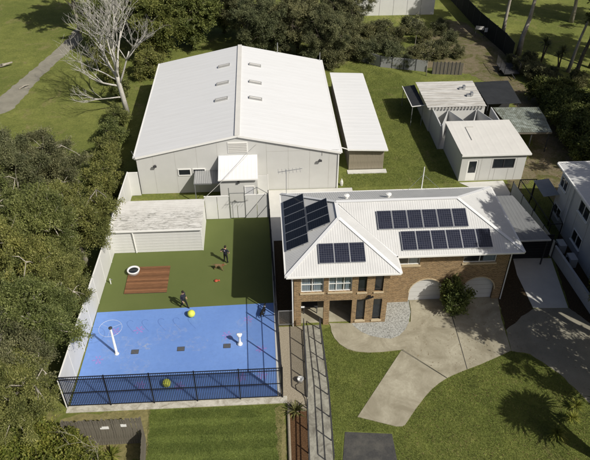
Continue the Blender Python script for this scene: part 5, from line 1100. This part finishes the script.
# fallen branches in the clearing
t, m, grow, loc = dead_tree('fallen_branch', 'pale forked log lying at the edge of the grass clearing', P(2, 68), 79, 1, .1, 2)
m.tube([loc + Vector((-1.2, 0, .2)), loc + Vector((0, .1, .3)), loc + Vector((1.3, .6, .5))], [.24, .2, .1], 8); m.tube([loc + Vector((-.3, .1, .3)), loc + Vector((.4, -.3, .7))], [.12, .06], 6); m.part('log', 'bark_pale', t)
t, m, grow, loc = dead_tree('fallen_branch', 'small pale forked branch lying beside the gravel track', P(25, 88), 80, 1, .1, 2)
m.tube([loc + Vector((-.6, -.4, .06)), loc + Vector((0, 0, .3)), loc + Vector((.3, .7, .1))], [.06, .08, .04], 6); m.tube([loc, loc + Vector((.7, -.2, .1))], [.07, .03], 6); m.part('log', 'bark_pale', t)
# trees beside the drive that throw the dappled shade (they stand beyond the right edge of the photograph)
SG = make_tree('street_gum', 'tall gum tree beside the corner of the grey neighbour house', 'tree', (26.6, 27.6, 0), 19, 4.6, 12.5, 6.0, 64000, .27, 'leaf_olive', 'bark_pale', 301, trunk_r=.35, clumps=90, cl=(.6, 1.1), lean=(0, 1.5))
make_tree('street_gum', 'low spreading gum tree beside the bitumen drive', 'tree', (24.9, 23.6, 0), 9, 3.9, 6.0, 2.8, 24000, .26, 'leaf_olive', 'bark_pale', 307, trunk_r=.25, clumps=70, cl=(.5, .95), lean=(0, .6))
make_tree('street_gum', 'slim gum tree between the bitumen drive and the grey neighbour house', 'tree', (23.7, 26.3, 0), 14, 3.0, 9.8, 4.6, 34000, .26, 'leaf_olive', 'bark_pale', 305, trunk_r=.24, clumps=70, cl=(.5, .95), lean=(-.7, 1.1))
SH = make_tree('street_gum', 'gum tree behind the grey neighbour house', 'tree', (37.5, 50.0, 0), 15, 4.4, 9.5, 4.2, 36000, .28, 'leaf_olive', 'bark_pale', 311, trunk_r=.32, clumps=80, cl=(.7, 1.2))
plant_copy(SH, (41, 58, 0), 1.5, 1.0, 'gum tree behind the hedge beside the dirt yard')
plant_copy(SH, (35.3, 34.3, 0), 2.9, 1.22, 'tall gum tree overhanging the roof of the grey neighbour house')
plant_copy(SH, (44, 68, 0), 4.0, 1.05, 'gum tree behind the dark forked tree')
for (x, y, k_, lab) in ((49, 77, 1.0, 'gum tree beyond the dark trees above the hedge'), (56, 88, 1.1, 'gum tree far across the top lawn'), (47, 93, 1.0, 'gum tree on the open top lawn beyond the cordylines')):
    plant_copy(SH, (x, y, 0), x * .7, k_, lab)
plant_copy(SH, P(96, 26), .6, .95, 'tall gum tree at the end of the gravel track')
plant_copy(SH, P(80, 33), 2.2, .85, 'tall gum tree across the gravel track from the dead tree')
# ------------------------------------------------------------------ blades of grass on the near lawns
def in_poly(x, y, poly):
    c = np.zeros(len(x), bool); n = len(poly)
    for i in range(n):
        (x0, y0), (x1, y1) = poly[i], poly[(i + 1) % n]
        c ^= ((y0 > y) != (y1 > y)) & (x < (x1 - x0) * (y - y0) / (y1 - y0 + 1e-12) + x0)
    return c
def grass(name, label, poly, dens, hgt_, seed):
    r = np.random.default_rng(seed); xs = [p[0] for p in poly]; ys = [p[1] for p in poly]; area = (max(xs) - min(xs)) * (max(ys) - min(ys)); n = int(area * dens)
    x = r.uniform(min(xs), max(xs), n); y = r.uniform(min(ys), max(ys), n); k_ = in_poly(x, y, poly); x, y = x[k_], y[k_]; n = len(x)
    a = r.uniform(0, 2 * np.pi, n); hh = hgt_ * r.uniform(.5, 1.3, n); w = .012 * r.uniform(.7, 1.4, n); l = r.normal(size=(n, 2)) * hgt_ * .5
    p = np.stack([x, y, np.full(n, .004)], 1); s_ = np.stack([np.cos(a) * w, np.sin(a) * w, np.zeros(n)], 1); tip = p + np.stack([l[:, 0], l[:, 1], hh], 1)
    o = bpy.data.objects.new(name, fastmesh(name, np.stack([p - s_, p + s_, tip], 1).reshape(-1, 3), 3, 'grass_blade')); link(o); tag(o, label, 'grass', None, 'stuff')
grass('grass_blades', 'short mown grass of the striped lawn below the court', px((149, 410), (284, 404.5), (282, 430), (281, 480), (143, 480), (147, 440)), 1100, .055, 1)
grass('grass_blades', 'short grass of the front lawn round the concrete drive', px((320.5, 331), (331, 326.5), (332, 333), (335, 339), (340.5, 345), (347, 349.5), (356, 352), (368, 353), (382, 352.5), (401, 350.5), (357, 417), (396, 427), *EDGE, (530, 355), (560, 375), (590, 405), (630, 480), (400, 480), (393, 433), (344, 431), (340, 480), (333.5, 460), (328.5, 395)), 900, .065, 2)
grass('grass_blades', 'rough grass beside the storage shed and office', px((345, 188), (342, 172), (384, 172), (360, 72), (335, 66), (360, 62), (400, 74), (412, 90), (422, 115), (456, 183), (400, 186)), 260, .10, 3)

def litter(name, label, cat, poly, n, size, mat, seed, z):
    r = np.random.default_rng(seed); xs = [p[0] for p in poly]; ys = [p[1] for p in poly]; x = r.uniform(min(xs), max(xs), n * 3); y = r.uniform(min(ys), max(ys), n * 3); k_ = in_poly(x, y, poly); x, y = x[k_][:n], y[k_][:n]; n = len(x)
    a = r.uniform(0, 2 * np.pi, n); s_ = size * r.uniform(.5, 1.3, n); u = np.stack([np.cos(a) * s_, np.sin(a) * s_, r.uniform(-.2, .2, n) * s_], 1); v = np.stack([-np.sin(a) * s_ * .35, np.cos(a) * s_ * .35, r.uniform(-.1, .1, n) * s_], 1); p = np.stack([x, y, z + r.uniform(.004, .02, n)], 1)
    o = bpy.data.objects.new(name, fastmesh(name, np.stack([p - u, p + v, p + u, p - v], 1).reshape(-1, 3), 4, mat)); link(o); tag(o, label, cat, None, 'stuff')
M['dry_leaf'] = leaf_mat('dry_leaf', (.10, .06, .03), (.19, .13, .06), (.30, .23, .12), .1)
litter('leaf_litter', 'dry brown leaves scattered on the concrete drive and bitumen', 'leaves', px((402, 350), (411, 303), (497, 299), (569, 308), (640, 340), (600, 400), (560, 374), (508, 350), (460, 370), (445, 376)), 550, .045, 'dry_leaf', 5, .045)
litter('leaf_litter', 'dry leaves scattered on the front lawn grass', 'leaves', px((405, 427), (432, 391), (470, 370), (512, 353), (560, 376), (620, 460), (400, 470)), 1100, .05, 'dry_leaf', 6, .05)
litter('leaf_litter', 'dry leaves and twigs scattered over the dirt yard', 'leaves', px((500, 66), (545, 100), (590, 180), (553, 200), (524, 165), (500, 90)), 1400, .09, 'dry_leaf', 7, .01)
